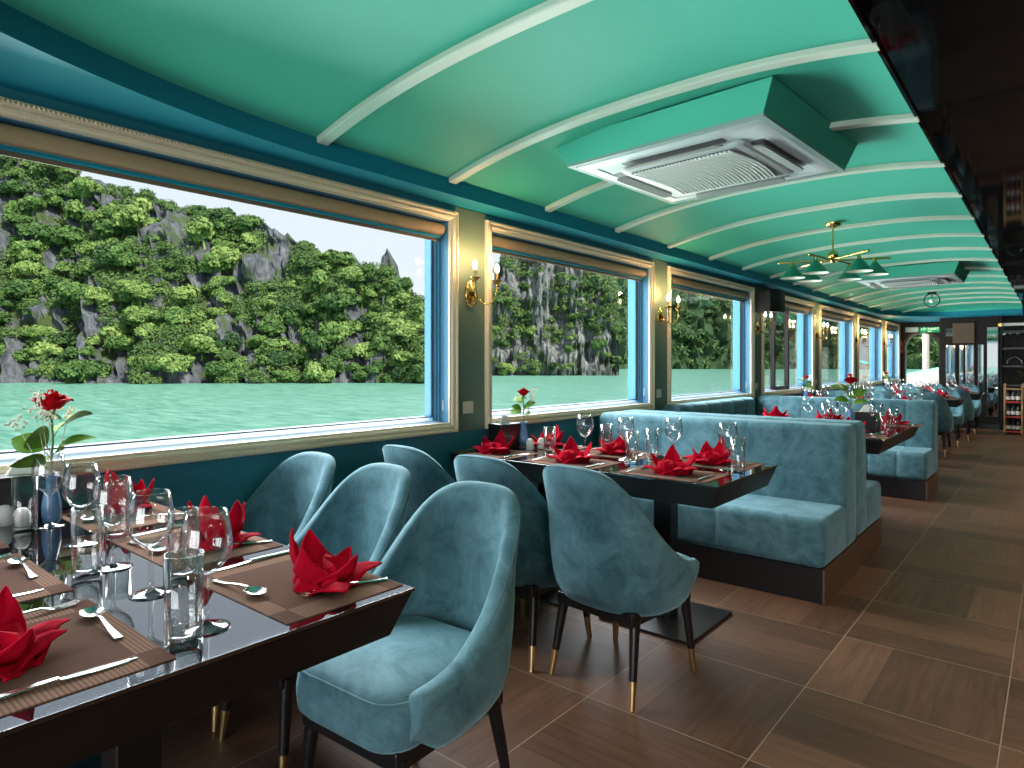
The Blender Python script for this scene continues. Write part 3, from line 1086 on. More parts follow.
# wine shelf
sh = thing('wine_shelf', 'dark wine shelf with stem rack at the end of the aisle', 'shelf', (-.42, YC, 0))
q = B()
q.box(-.395, -.36, 0, .4, 0, 2.155)
q.box(.36, .395, 0, .4, 0, 2.155)
q.box(-.36, .36, .37, .4, 0, 2.155)
q.box(-.012, .012, .02, .37, .06, 1.85)
q.build('carcass', M['darkwood'], sh)
for z in (.05, .42, .86, 1.22, 1.56, 1.88):
    B().box(-.36, .36, .01, .37, z - .03, z).build('board', M['black'], sh)
B().box(-.395, .6, -.02, .02, 1.97, 2.02).build('stem_rack', M['label'], sh, bevel=.004)
B().lathe([(.0001, -.02), (.035, -.02), (.035, .02), (.0001, .02)], 18, (-.39, -.03, 1.99), Matrix.Rotation(R(90), 4, 'X')).build('finial', M['brass'], sh, smooth=True)
t = thing('arched_bottle_rack', 'small arched wire bottle rack on a board of the dark wine shelf', 'rack', (-.60, YC + .1, 1.22))
q = B()
for yy in (-.06, .06):
    q.tube([(.12 * math.cos(PI * k / 14), yy, .16 * math.sin(PI * k / 14)) for k in range(15)], .006, 6)
for k in (2, 5, 9, 12):
    q.cyl((.12 * math.cos(PI * k / 14), -.06, .16 * math.sin(PI * k / 14)), (.12 * math.cos(PI * k / 14), .06, .16 * math.sin(PI * k / 14)), .004, seg=6)
q.build('wire', M['steel'], t, smooth='all')

# ------------------------------------------------------------------ furniture makers
def make_chair():
    t = thing('dining_chair', 'x', 'chair')
    # chair faces +y; origin on the floor under the seat centre
    hw, depth = .250, .245
    N = 48

    def path(u):   # u -1..1 round the back: returns plan point, outward normal
        au = abs(u)
        sg = 1 if u >= 0 else -1
        if au < .68:
            ph = (au / .68) * PI / 2
            c_, s_ = math.cos(ph), math.sin(ph)
            e = .82
            x = hw * s_ ** e
            y = -depth * c_ ** e + .0
            nx, ny = s_ / hw, -c_ / depth
        else:
            q = (au - .68) / .32
            x = hw - .018 * q * q
            y = .19 * q
            nx, ny = 1, .06
        L = math.hypot(nx, ny)
        return Vector((sg * x, y, 0)), Vector((sg * nx / L, ny / L, 0))

    def top(u):
        au = abs(u)
        tab = [(0, .862), (.08, .861), (.18, .853), (.28, .830), (.38, .783), (.48, .706), (.58, .618), (.68, .545), (.78, .498), (.88, .476), (1, .462)]
        q = 0
        for d_, w_ in ((-.04, .25), (0, .5), (.04, .25)):
            q += w_ * interp(abs(au + d_), tab)
        return q

    def bot(u):
        au = abs(u)
        return .315 + .012 * math.cos(au * PI) + .05 * smooth01((au - .85) / .15)
    secs = []
    for i in range(N + 1):
        u = -1 + 2 * i / N
        p, nrm = path(u)
        zb, zt_ = bot(u), top(u)
        th = .048

        def lean(z):
            k = max(0, z - .40)
            return -.13 * k * (1 - smooth01((abs(u) - .3) / .6) * .6) - .16 * k * k
        sec = []
        zs_ = [zb + (zt_ - zb) * q / 9 for q in range(10)]
        for z in zs_:          # outer up
            tuck = -.035 * max(0, 1 - (z - zb) / .09) ** 2
            belly = .012 * math.sin(PI * min(1, (z - zb) / .35))
            o_ = p + nrm * (tuck + belly) + Vector((0, lean(z), z))
            sec.append(o_)
        o_ = sec[-1]
        sec.append(p - nrm * (th * .18) + Vector((0, lean(zt_), zt_ + .012)))
        sec.append(p - nrm * (th * .75) + Vector((0, lean(zt_), zt_ + .010)))
        for z in reversed(zs_):
            sec.append(p - nrm * th + Vector((0, lean(z), z - .004 if z > zb else z)))
        secs.append(sec)
    sh_ = B()
    # rounded arm ends
    def shrink(sec, k, dy):
        c = sum((Vector(q) for q in sec), Vector()) / len(sec)
        return [Vector((c.x + (q.x - c.x) * k, q.y + dy, c.z + (q.z - c.z) * (1 - (1 - k) * .25))) for q in sec]
    secs = [shrink(secs[0], .55, .012)] + secs + [shrink(secs[-1], .55, .012)]
    sh_.loft(secs)
    shell = sh_.build('backrest', M['velvet'], t, smooth='all')
    # piping along the rim
    pp = []
    for i in range(N + 1):
        u = -1 + 2 * i / N
        p, nrm = path(u)
        zt_ = top(u)
        k = max(0, zt_ - .40)
        ln = -.13 * k * (1 - smooth01((abs(u) - .3) / .6) * .6) - .16 * k * k
        pp.append(p - nrm * .004 + Vector((0, ln, zt_ + .006)))
    B().tube(pp, .003, 6).build('piping', M['piping'], shell, smooth='all')
    # seat cushion
    secs = []
    for z, ins in ((.335, .012), (.35, .0), (.40, -.004), (.435, .0), (.455, .010), (.468, .030), (.475, .07), (.478, .13)):
        pts = []
        for (x, y) in rrect(-.205 + ins, .205 - ins, -.20 + ins, .262 - ins * 1.0, max(.02, .085 - ins * .35), 6):
            pts.append((x, y, z))
        secs.append(pts)
    s_ = B()
    s_.loft(secs)
    seat = s_.build('seat', M['velvet'], t, smooth='all')
    B().tube([(x, y, .452) for (x, y) in rrect(-.199, .199, -.19, .256, .08, 6)] + [(.199, .176, .452)], .0038, 6).build('welt', M['velvet'], seat, smooth='all')
    B().box(-.185, .185, -.185, .225, .285, .338).build('seat_frame', M['black'], t, bevel=.008)
    for sx in (-1, 1):
        for sy in (-1, 1):
            x0, y0 = sx * .170, (.195 if sy > 0 else -.150)
            x1, y1 = sx * .196, (.225 if sy > 0 else -.205)
            lp = lambda q: (x0 + (x1 - x0) * q, y0 + (y1 - y0) * q, .31 * (1 - q))
            lg = B().tube([lp(0), lp(.68)], [.021, .0145], 14).build('leg', M['black'], t, smooth=True)
            B().tube([lp(.68), lp(1)], [.0148, .0105], 14).build('tip', M['ferrule'], lg, smooth=True)
    return t


def make_table(L, Wd, posts=1):
    t = thing('dining_table', 'x', 'table')
    B().box(-L / 2, L / 2, -Wd / 2, Wd / 2, .742, .75).build('glass_top', M['blackgloss'], t, bevel=.001)
    s_ = B()
    a, b = L / 2 - .003, Wd / 2 - .003
    i_ = .035
    s_.hexa([(-a + i_, -b + i_, .645), (a - i_, -b + i_, .645), (a - i_, b - i_, .645), (-a + i_, b - i_, .645), (-a, -b, .741), (a, -b, .741), (a, b, .741), (-a, b, .741)])
    s_.build('skirt', M['tableskirt'], t, bevel=.003)
    xs = [L / 2 - .42, -L / 2 + .42] if posts == 2 else [0]
    for x in xs:
        B().box(x - .045, x + .045, -.045, .045, .014, .645).build('post', M['black'], t, bevel=.006)
        B().box(x - .24, x + .24, -.24, .24, 0, .014).build('base_plate', M['black'], t, bevel=.004)
    return t


def cushion_x(x0, x1, prof, seams, r=.03, groove=.009):
    """profile (y,z) extruded from x0 to x1 with rounded ends and stitched grooves"""
    cy_ = sum(p[0] for p in prof) / len(prof)
    cz_ = sum(p[1] for p in prof) / len(prof)
    hy = (max(p[0] for p in prof) - min(p[0] for p in prof)) / 2
    hz = (max(p[1] for p in prof) - min(p[1] for p in prof)) / 2
    st = [(x0, r), (x0 + r * .12, r * .55), (x0 + r * .45, r * .2), (x0 + r, 0)]
    for s_ in seams:
        st += [(s_ - .035, 0.0), (s_ - .014, groove * .25), (s_ - .004, groove * .8), (s_, groove), (s_ + .004, groove * .8), (s_ + .014, groove * .25), (s_ + .035, 0.0)]
    st += [(x1 - r, 0), (x1 - r * .45, r * .2), (x1 - r * .12, r * .55), (x1, r)]
    b = B()
    b.loft([[(x, cy_ + (p[0] - cy_) * (1 - i / hy), cz_ + (p[1] - cz_) * (1 - i / hz)) for p in prof] for x, i in st])
    return b


def sofa(label, x0, x1, yf, face, seams, group=None, gv=.007):
    """bench sofa; yf = front of the seat, face=-1 faces the camera, +1 faces away"""
    t = thing('banquette_sofa', label, 'sofa', ((x0 + x1) / 2, yf, 0), 0 if face < 0 else PI, group)
    L = (x1 - x0) / 2
    sm = [(s_ - (x0 + x1) / 2) * (1 if face < 0 else -1) for s_ in seams]
    sm.sort()
    pl = B().box(-L + .01, L - .01, .012, .745, 0, .18)
    o = pl.build('plinth', M['black'], t, bevel=.003)
    for sg in (-1, 1):
        B().box(sg * (L - .010), sg * L, .014, .743, 0.003, .178).build('end_panel', M['endwood'], o)
    prof = rrect(0, .50, .18, .44, .045, 5)
    cushion_x(-L, L, prof, sm, .03, gv).build('seat', M['velvet'], t, smooth='all')
    pr = []
    for (y, z) in rrect(.43, .745, .18, .89, .045, 6):
        if y < .55:
            y += .13 * max(0, z - .40)
        pr.append((y, z))
    cushion_x(-L, L, pr, sm, .03, gv).build('backrest', M['velvet'], t, smooth='all')
    return t


# ------------------------------------------------------------------ tableware makers
def rev(name, label_cat, prof, m, seg=28):
    return B().lathe(prof, seg).build(name, m, smooth='all')


def make_wine():
    o_ = [(.0001, 0), (.036, 0), (.0365, .002), (.03, .004), (.012, .008), (.0052, .014), (.0042, .03), (.0040, .07), (.0046, .092), (.009, .101), (.022, .113), (.034, .130), (.0395, .150), (.0402, .165), (.037, .190), (.0318, .222)]
    i_ = [(.0306, .222), (.0358, .190), (.039, .165), (.0383, .150), (.0328, .131), (.021, .1145), (.008, .105), (.0001, .1035)]
    return B().lathe([(r * 1.17, z) for r, z in o_ + i_], 32).build('wine_glass', M['glassware'], smooth='all')


def make_tumbler():
    o_ = [(.0001, 0), (.024, 0), (.0262, .003), (.0270, .06), (.0282, .163)]
    i_ = [(.0268, .163), (.0256, .06), (.0246, .016), (.0001, .013)]
    return B().lathe([(r * 1.17, z) for r, z in o_ + i_], 30).build('tumbler', M['glassware'], smooth='all')


NAPV = 0


def make_napkin_v(petals, seed):
    """petals = [(angle deg, base radius, length, width, lean deg, fold)]"""
    b = B()
    rnd = random.Random(seed)
    for (ad, r0, L, Wd, el, fold) in petals:
        a = R(ad)
        out = Vector((math.cos(a), math.sin(a), 0))
        tan = Vector((-math.sin(a), math.cos(a), 0))
        e = R(el)
        NS, NT = 9, 8
        vs, fs = [], []
        for i in range(NS + 1):
            q = i / NS
            d = out * math.cos(e) + Vector((0, 0, math.sin(e)))
            nrm = out * math.sin(e) - Vector((0, 0, math.cos(e)))
            bow = .16 * L * math.sin(PI * q)
            for k in range(NT + 1):
                t_ = -1 + 2 * k / NT
                w = Wd * (1 - q ** 1.35) * .5 + .002
                up = 1 if el > 35 else -1
                p = out * r0 + d * L * q + tan * w * t_ + nrm * up * (bow - abs(t_) ** 1.1 * fold * w) + Vector((0, 0, .004))
                nz = noise.noise_vector(p * 34 + Vector((seed * 7.3 + ad, 0, 0)))
                p += nz * .0045
                p.z = max(.0012, p.z)
                vs.append(p)
        for i in range(NS):
            for k in range(NT):
                p = i * (NT + 1) + k
                fs.append((p, p + 1, p + NT + 2, p + NT + 1))
        b.add(vs, fs)
    # the gathered middle
    ring = []
    vs = [(0, 0, .058)]
    for k in range(20):
        a = 2 * PI * k / 20
        r = .042 * (1 + .28 * math.cos(5 * a + seed))
        vs.append((r * math.cos(a), r * math.sin(a), .040 + .014 * math.cos(5 * a + seed)))
    for k in range(20):
        a = 2 * PI * k / 20
        r = .066 * (1 + .15 * math.cos(5 * a + seed))
        vs.append((r * math.cos(a), r * math.sin(a), .0015))
    fs = [(0, 1 + k, 1 + (k + 1) % 20) for k in range(20)] + [(1 + k, 21 + k, 21 + (k + 1) % 20, 1 + (k + 1) % 20) for k in range(20)]
    b.add(vs, fs)
    o = b.build('napkin', M['napkin'], flip=False)
    o.data.polygons.foreach_set('use_smooth', [True] * len(o.data.polygons))
    o.data.set_sharp_from_angle(angle=R(50))
    sd = o.modifiers.new('thickness', 'SOLIDIFY')
    sd.thickness = .0028
    sd.offset = 0
    return o


NAPS = {
    'nap_star': lambda: make_napkin_v([(100, .030, .120, .105, 72, .45), (25, .040, .105, .10, 58, .5), (165, .040, .098, .10, 55, .5), (262, .035, .085, .10, 48, .5),
                                       (-25, .035, .10, .13, 20, .35), (205, .035, .09, .13, 18, .35), (300, .03, .09, .13, 22, .35)], 1),
    'nap_crown': lambda: make_napkin_v([(80, .030, .130, .11, 74, .5), (140, .038, .105, .11, 64, .5), (10, .038, .112, .11, 62, .5), (225, .036, .09, .11, 52, .5), (310, .036, .08, .1, 44, .5),
                                        (-10, .035, .105, .12, 12, .35), (190, .04, .10, .13, 10, .35), (275, .035, .105, .12, 12, .3)], 2),
    'nap_tall': lambda: make_napkin_v([(95, .026, .145, .12, 78, .5), (20, .034, .125, .12, 70, .5), (170, .034, .13, .12, 72, .5), (250, .032, .11, .12, 62, .5), (315, .032, .10, .11, 58, .5),
                                       (-30, .035, .08, .11, 14, .3), (210, .035, .08, .12, 12, .3)], 3),
}


def make_mat():
    return B().box(-.215, .215, -.145, .145, 0, .0022).build('placemat', M['mat'])


def handle_pts(L0, L1, w0, w1, z, th):
    pass


def flat_bar(b, prof, th):
    """prof = [(y, halfwidth, zmid)]"""
    b.loft([[(-w, y, z + th / 2), (-w * .7, y, z + th), (w * .7, y, z + th), (w, y, z + th / 2), (w * .7, y, z), (-w * .7, y, z)] for y, w, z in prof])


def make_knife():
    b = B()
    flat_bar(b, [(-.11, .006, .001), (-.108, .0085, .001), (-.06, .0078, .002), (-.005, .0062, .003), (0, .0055, .003)], .005)
    flat_bar(b, [(0, .005, .004), (.006, .009, .0035), (.05, .0105, .002), (.09, .009, .001), (.108, .004, .0005), (.112, .001, .0005)], .0018)
    return b.build('knife', M['steel'], smooth=True)


def make_fork():
    b = B()
    flat_bar(b, [(-.10, .004, .002), (-.097, .008, .001), (-.05, .0055, .004), (.0, .0038, .009), (.03, .0045, .009), (.04, .011, .006), (.052, .0125, .003)], .003)
    for x in (-.0105, -.0035, .0035, .0105):
        b.tube([(x, .05, .0045), (x, .07, .002), (x * .95, .098, .006)], [.0019, .0018, .0009], 6)
    return b.build('fork', M['steel'], smooth=True)


def make_spoon():
    b = B()
    flat_bar(b, [(-.10, .005, .002), (-.097, .0095, .001), (-.05, .006, .005), (.0, .0038, .012), (.022, .004, .012), (.03, .006, .009)], .003)
    vs, fs = [], []
    n, m_ = 20, 6
    for i in range(m_ + 1):
        q = i / m_
        for k in range(n):
            a = 2 * PI * k / n
            vs.append((.021 * q * math.sin(a), .056 + .031 * q * math.cos(a), .0012 + .0105 * q * q))
    for i in range(m_):
        for k in range(n):
            p = i * n + k
            p2 = i * n + (k + 1) % n
            fs.append((p, p2, p2 + n, p + n))
    b.add(vs, fs)
    o = b.build('spoon', M['steel'], smooth='all', flip=False)
    return o


def make_shaker():
    t = thing('shaker', 'x', 'shaker')
    B().lathe([(.0001, 0), (.021, 0), (.023, .004), (.0235, .03), (.022, .044), (.019, .049)], 22).build('body', M['white'], t, smooth=True)
    B().lathe([(.019, .049), (.018, .054), (.012, .061), (.0001, .064)], 22).build('lid', M['white'], t, smooth='all')
    return t


def make_holder():
    t = thing('tissue_box', 'x', 'tissue box')
    B().box(-.085, .085, -.055, .055, 0, .145).build('box', M['black'], t, bevel=.003)
    B().hexa([(-.05, -.012, .14), (.05, -.012, .14), (.05, .012, .14), (-.05, .012, .14), (-.018, -.006, .195), (.022, -.004, .190), (.022, .006, .190), (-.018, .006, .195)]).build('tissue', M['paper'], t, bevel=.003)
    return t


def make_vase():
    return B().lathe([(.0001, 0), (.026, 0), (.030, .004), (.034, .03), (.033, .06), (.026, .092), (.0185, .115), (.018, .135), (.022, .150), (.0185, .150), (.0150, .135), (.015, .115), (.0001, .10)], 28).build('bud_vase', M['vase'], smooth='all')


def leaf_patch(b, base, dirv, up, L, Wd, curl=.2):
    d = Vector(dirv).normalized()
    u = Vector(up)
    s_ = d.cross(u).normalized()
    u = s_.cross(d)
    vs, fs = [], []
    n = 8
    for i in range(n + 1):
        q = i / n
        w = Wd * (math.sin(PI * min(1, q * .96 + .03)) ** .8) * (1 - .35 * q)
        c = Vector(base) + d * L * q - u * curl * L * q * q
        for k in (-1, -.5, 0, .5, 1):
            vs.append(c + s_ * w * k + u * (abs(k) * w * .28))
    for i in range(n):
        for k in range(4):
            p = i * 5 + k
            fs.append((p, p + 1, p + 6, p + 5))
    b.add(vs, fs)


def make_rose():
    t = thing('rose', 'x', 'rose')
    # local origin = mouth of the vase bottom; stem rises to the bloom
    B().tube([(0, 0, -.03), (.002, 0, .05), (-.002, .002, .10), (0, 0, .162)], [.0025, .0025, .0024, .0028], 8).build('stem', M['stem'], t, smooth='all')
    bl = B()
    rnd = random.Random(3)
    zc = .165
    for i in range(34):
        q = i / 33
        a0 = i * 2.399
        wid = .75 + .25 * q
        rb = .004 + .017 * q              # radius where the petal leaves the cup
        rt = .003 + .034 * q ** 1.1      # radius of its lip
        hgt = .056 - .018 * q
        vs, fs = [], []
        NU, NV = 9, 8
        for iu in range(NU):
            uu = -1 + 2 * iu / (NU - 1)
            for iv in range(NV):
                vv = iv / (NV - 1)
                a = a0 + uu * wid * (.55 + .45 * math.sin(PI * min(1, .15 + vv * .75)))
                r = rb * math.sin(min(1, vv * 2) * PI / 2) + (rt - rb) * smooth01((vv - .2) / .8)
                z = zc - .002 + hgt * (1 - .18 * abs(uu) ** 3) * vv ** .9
                if q > .35 and vv > .8:   # lips roll outwards
                    k = (vv - .8) / .2
                    r += .006 * q * k
                    z -= .006 * q * k * k
                r += rnd.uniform(-1, 1) * .0003
                vs.append((r * math.cos(a), r * math.sin(a), z))
        for iu in range(NU - 1):
            for iv in range(NV - 1):
                p = iu * NV + iv
                fs.append((p, p + NV, p + NV + 1, p + 1))
        bl.add(vs, fs)
    bl.build('bloom', M['rose'], t, smooth='all', flip=False)
    sp = B()
    for k in range(5):
        a = k * 2 * PI / 5
        leaf_patch(sp, (0, 0, zc), (math.cos(a), math.sin(a), -.5), (0, 0, 1), .028, .007)
    sp.sphere((0, 0, zc - .002), .008, 10, 6)
    sp.build('sepal', M['leaf'], t, smooth='all', flip=False)
    for (a, z, L, el) in ((2.9, .115, .10, .55), (3.5, .06, .085, .25), (-.1, .085, .085, .6), (-.5, .045, .08, .35), (1.8, .08, .07, .5), (4.7, .075, .075, .5)):
        lf = B()
        d = Vector((math.cos(a), math.sin(a), el))
        lf.tube([(0, 0, z - .012), tuple(Vector((0, 0, z)) + d * .018)], .0012, 6)
        leaf_patch(lf, Vector((0, 0, z)) + d * .016, d, (.45, -.6, .66), L, L * .42, .25)
        lf.build('leaf', M['leaf'], t, smooth='all', flip=False)
    gy = B()
    for (a, rr, z) in ((0.2, .085, .205), (.05, .075, .175), (-.2, .10, .15), (3.0, .06, .165), (.35, .055, .165)):
        e = Vector((rr * math.cos(a), rr * math.sin(a), z))
        gy.tube([(0, 0, .01), e * .55, e], .0008, 5)
        for k in range(16):
            gy.sphere(e + Vector((rnd.gauss(0, .010), rnd.gauss(0, .010), rnd.gauss(0, .007))), .0032, 6, 4)
    gy.build('filler_sprig', M['sprig'], t, smooth='all', flip=False)
    return t


# ------------------------------------------------------------------ tables and settings
TAB = {
    1: dict(x=-1.872, y=.545, L=1.545, W=.86, name='front table'),
    2: dict(x=-1.84, y=2.955, L=1.56, W=.755, name='second table'),
    3: dict(x=-1.58, y=5.61, L=1.42, W=1.5, name='booth table'),
    4: dict(x=-1.86, y=8.97, L=1.50, W=.735, name='table behind the booth'),
    5: dict(x=-1.80, y=11.30, L=1.55, W=.735, name='fifth table'),
    6: dict(x=-1.76, y=13.70, L=1.60, W=.735, name='last table'),
}
TLAB = {1: 'black glass-topped dining table set for six in front of the first window',
        2: 'black glass-topped dining table between three blue chairs and a blue sofa',
        3: 'wide black dining table inside the U-shaped blue booth',
        4: 'black dining table just behind the booth, among blue chairs',
        5: 'black dining table, fifth along the window wall',
        6: 'black dining table beside the arched door, last in the row'}
for k, q in TAB.items():
    if k in (1, 4):
        pass
    t = make_table(q['L'], q['W'], 2 if k <= 3 else 1)
    t.location = (q['x'], q['y'], 0)
    if k == 3:
        # two pedestals stand along the length of the booth table
        for ch_ in t.children:
            if ch_.name.startswith(('post', 'base_plate')):
                xx = .5 if sum(v_.co.x for v_ in ch_.data.vertices) > 0 else -.5
                for v_ in ch_.data.vertices:
                    old = .29 if v_.co.x > 0 else -.29
                    v_.co = Vector((v_.co.x - old + .18, v_.co.y + xx, v_.co.z))
    tag(t, TLAB[k], 'table', 'dining tables')

SEATX = {'aisle': -1.335, 'middle': -1.86, 'window': -2.385}
ZTB = .75
G = lambda k, what: '%s on the %s' % (what, TAB[k]['name'])


def put(key, maker, k, x, y, rz, label, cat, dz=0.0, scale=None, grp=None):
    return place(key, maker, (x, y, ZTB + dz), rz, label, cat, grp or G(k, cat + 's'), scale)


def setting(k, seat, x, side, y0, jit, nap='nap_star', cutlery=True, glasses=True, rz_nap=None):
    """side -1: diner sits on the camera side and looks to +y"""
    nm = TAB[k]['name']
    sd = 'near side' if side < 0 else 'far side'
    where = '%s seat, %s of the %s' % (seat, sd, nm)
    ro = 0 if side < 0 else PI
    fx = 1 if side < 0 else -1            # the diner's right hand
    put('mat', make_mat, k, x, y0, ro + jit * .02, 'brown woven placemat at the ' + where, 'placemat')
    put(nap, NAPS[nap], k, x + .01 * jit, y0 + side * .0, ro + (rz_nap if rz_nap is not None else jit * .7), 'folded red napkin at the ' + where, 'napkin', .0024, (1.1, 1.1, 1.0))
    if cutlery:
        put('knife', make_knife, k, x + fx * .175, y0 + side * .02, ro + .03 * jit, 'steel table knife at the ' + where, 'knife', .0024)
        put('fork', make_fork, k, x - fx * .165, y0 + side * .02, ro + .05 * jit, 'steel fork at the ' + where, 'fork', .0024)
    if glasses:
        put('wine', make_wine, k, x + fx * .12, y0 - side * .235, 0, 'stemmed wine glass at the ' + where, 'wine glass')
        put('tumbler', make_tumbler, k, x + fx * .055, y0 - side * .185, 0, 'tall clear tumbler at the ' + where, 'tumbler')


# front table: everything where the photograph shows it
for seat, x, nap, jit in (('aisle', -1.345, 'nap_crown', .4), ('middle', -1.845, 'nap_tall', -.3), ('window', -2.37, 'nap_tall', .5)):
    where = '%s seat, far side of the front table' % seat
    put('mat', make_mat, 1, x, .822, PI + .015 * jit, 'brown woven placemat at the ' + where, 'placemat')
    xn = {'aisle': -1.275, 'middle': -1.775, 'window': -2.43}[seat]
    put(nap, NAPS[nap], 1, xn, .855, {'aisle': 2.7, 'middle': 3.6, 'window': 3.0}[seat], 'folded red napkin at the ' + where, 'napkin', .0024)
    put('knife', make_knife, 1, x - .205, .83, PI + .02, 'steel table knife at the ' + where, 'knife', .0024)
    put('fork', make_fork, 1, x + .135, .868, PI - .25, 'steel fork at the ' + where, 'fork', .0024)
    put('spoon', make_spoon, 1, x - .03, .712, -R(85), 'small steel spoon laid across the ' + where, 'spoon', .0024)
for seat, x, nap in (('aisle', -1.36, 'nap_star'), ('middle', -1.88, 'nap_crown'), ('window', -2.40, 'nap_star')):
    where = '%s seat, near side of the front table' % seat
    put('mat', make_mat, 1, x, .335, 0, 'brown woven placemat at the ' + where, 'placemat')
    put(nap, NAPS[nap], 1, x + (.02 if seat == 'aisle' else .035), (.262 if seat == 'aisle' else .27), 2.2 if seat == 'aisle' else .4, 'folded red napkin at the ' + where, 'napkin', .0024, (.98, .98, 1.1) if seat == 'aisle' else (.85, .85, .95))
    put('knife', make_knife, 1, x + .165, .325, -.04, 'steel table knife at the ' + where, 'knife', .0024)
    put('fork', make_fork, 1, x - .19, .36, .05, 'steel fork at the ' + where, 'fork', .0024)
    put('spoon', make_spoon, 1, x - .035, .448, R(88), 'steel soup spoon above the ' + where, 'spoon', .0024)
for (x, y, w) in ((-1.232, .571, 'aisle seat, far side'), (-1.509, .58, 'aisle seat, inner side'), (-1.772, .594, 'middle seat, far side'), (-2.07, .615, 'middle seat, window side'), (-2.376, .620, 'window seat, before the rose')):
    put('wine', make_wine, 1, x, y, 0, 'stemmed wine glass by the %s of the front table' % w, 'wine glass')
for (x, y, w) in ((-1.19, .512, 'aisle corner, before the wine glass'), (-1.548, .665, 'aisle placemat, far side'), (-1.744, .53, 'middle of the camera side'), (-2.05, .70, 'middle of the far side'), (-2.36, .555, 'window end, before the shakers')):
    put('tumbler', make_tumbler, 1, x, y, 0, 'tall clear tumbler at the %s of the front table' % w, 'tumbler')

# second table
for seat, x, nap, jit in (('aisle', -1.345, 'nap_star', 0), ('middle', -1.90, 'nap_star', .25), ('window', -2.42, 'nap_star', -.2)):
    setting(2, seat, x, -1, 2.745, jit, nap, glasses=False, rz_nap=.25 + jit)
for seat, x, nap, jit in (('aisle', -1.33, 'nap_crown', .3), ('middle', -1.88, 'nap_crown', -.2), ('window', -2.36, 'nap_crown', .4)):
    setting(2, seat, x, 1, 3.155, jit, nap, glasses=False, rz_nap=2.7 + jit)
for (x, y, w) in ((-1.985, 2.996, 'before the sofa corner'), (-1.717, 2.977, 'near the middle'), (-1.518, 3.12, 'between the two far napkins'), (-1.186, 3.005, 'at the aisle end')):
    put('wine', make_wine, 2, x, y, 0, 'stemmed wine glass %s of the second table' % w, 'wine glass')
for (x, y, w) in ((-1.62, 2.87, 'near the middle'), (-1.119, 2.952, 'at the aisle end'), (-2.08, 2.80, 'beside the shakers'), (-1.93, 3.13, 'near the far edge'), (-1.62, 3.08, 'behind the aisle napkin')):
    put('tumbler', make_tumbler, 2, x, y, 0, 'tall clear tumbler %s of the second table' % w, 'tumbler')

# booth table
for seat, x, y, side, nap in (('aisle', -1.05, 6.14, 1, 'nap_crown'), ('middle', -1.52, 6.14, 1, 'nap_star'), ('inner', -1.98, 6.14, 1, 'nap_star'), ('aisle', -1.12, 5.05, -1, 'nap_star'), ('middle', -1.62, 5.05, -1, 'nap_star')):
    setting(3, seat, x, side, y, .2, nap, glasses=False)
for (x, y, w) in ((-.985, 5.25, 'at the aisle corner'), (-1.37, 5.62, 'nearer the blue vase'), (-1.32, 5.72, 'behind the blue vase'), (-1.18, 5.95, 'before the aisle napkin'), (-1.60, 5.80, 'near the window end')):
    put('wine', make_wine, 3, x, y, 0, 'stemmed wine glass %s of the booth table' % w, 'wine glass')
for (x, y, w) in ((-.93, 5.23, 'at the aisle corner'), (-1.50, 5.95, 'before the middle napkin'), (-.98, 5.86, 'before the aisle napkin')):
    put('tumbler', make_tumbler, 3, x, y, 0, 'tall clear tumbler %s of the booth table' % w, 'tumbler')

for k in (4, 5, 6):
    q = TAB[k]
    for side in (-1, 1):
        for seat, dx in (('aisle', .50), ('middle', -.02), ('window', -.53)):
            setting(k, seat, q['x'] + dx, side, q['y'] + side * .21, random.uniform(-1, 1), 'nap_crown' if side > 0 else 'nap_star', cutlery=False)

# rose, vase, shakers and tissue box of every table
for k, (vx, vy), s1, s2, hb in ((1, (-2.43, .640), (-2.50, .535), (-2.415, .560), (-2.565, .600)), (2, (-2.47, 3.06), (-2.36, 2.985), (-2.335, 3.06), (-2.535, 2.96)),
                               (3, (-1.20, 5.46), (-1.27, 5.36), (-1.22, 5.36), (-1.08, 5.40)), (4, (-2.50, 8.97), (-2.40, 8.9), (-2.40, 8.98), (-2.52, 9.12)),
                               (5, (-2.48, 11.25), (-2.38, 11.2), (-2.38, 11.28), (-2.50, 11.42)), (6, (-2.42, 13.75), (-2.33, 13.7), (-2.33, 13.78), (-2.44, 13.9))):
    nm = TAB[k]['name']
    grow = 1.25 if k == 3 else 1.0
    put('vase', make_vase, k, vx, vy, 0, 'small blue bud vase holding a rose on the ' + nm, 'vase', 0, (.8, .8, 1) if k == 1 else None, grp='bud vases')
    put('rose', make_rose, k, vx, vy, R(-40) + .6 * (k - 1), 'red rose with leaves in the blue bud vase on the ' + nm, 'rose', .112 if k == 1 else .14, (1.42,) * 3 if k == 1 else (grow,) * 3, grp='table roses')
    put('shaker', make_shaker, k, s1[0], s1[1], 0, 'white ceramic shaker by the black tissue box on the ' + nm, 'shaker', grp='white shakers')
    put('shaker', make_shaker, k, s2[0], s2[1], 0, 'white ceramic shaker nearer the glasses on the ' + nm, 'shaker', grp='white shakers')
    put('holder', make_holder, k, hb[0], hb[1], R(86) if k < 3 else R(20), 'black tissue box with a white tissue on the ' + nm, 'tissue box', grp='tissue boxes')

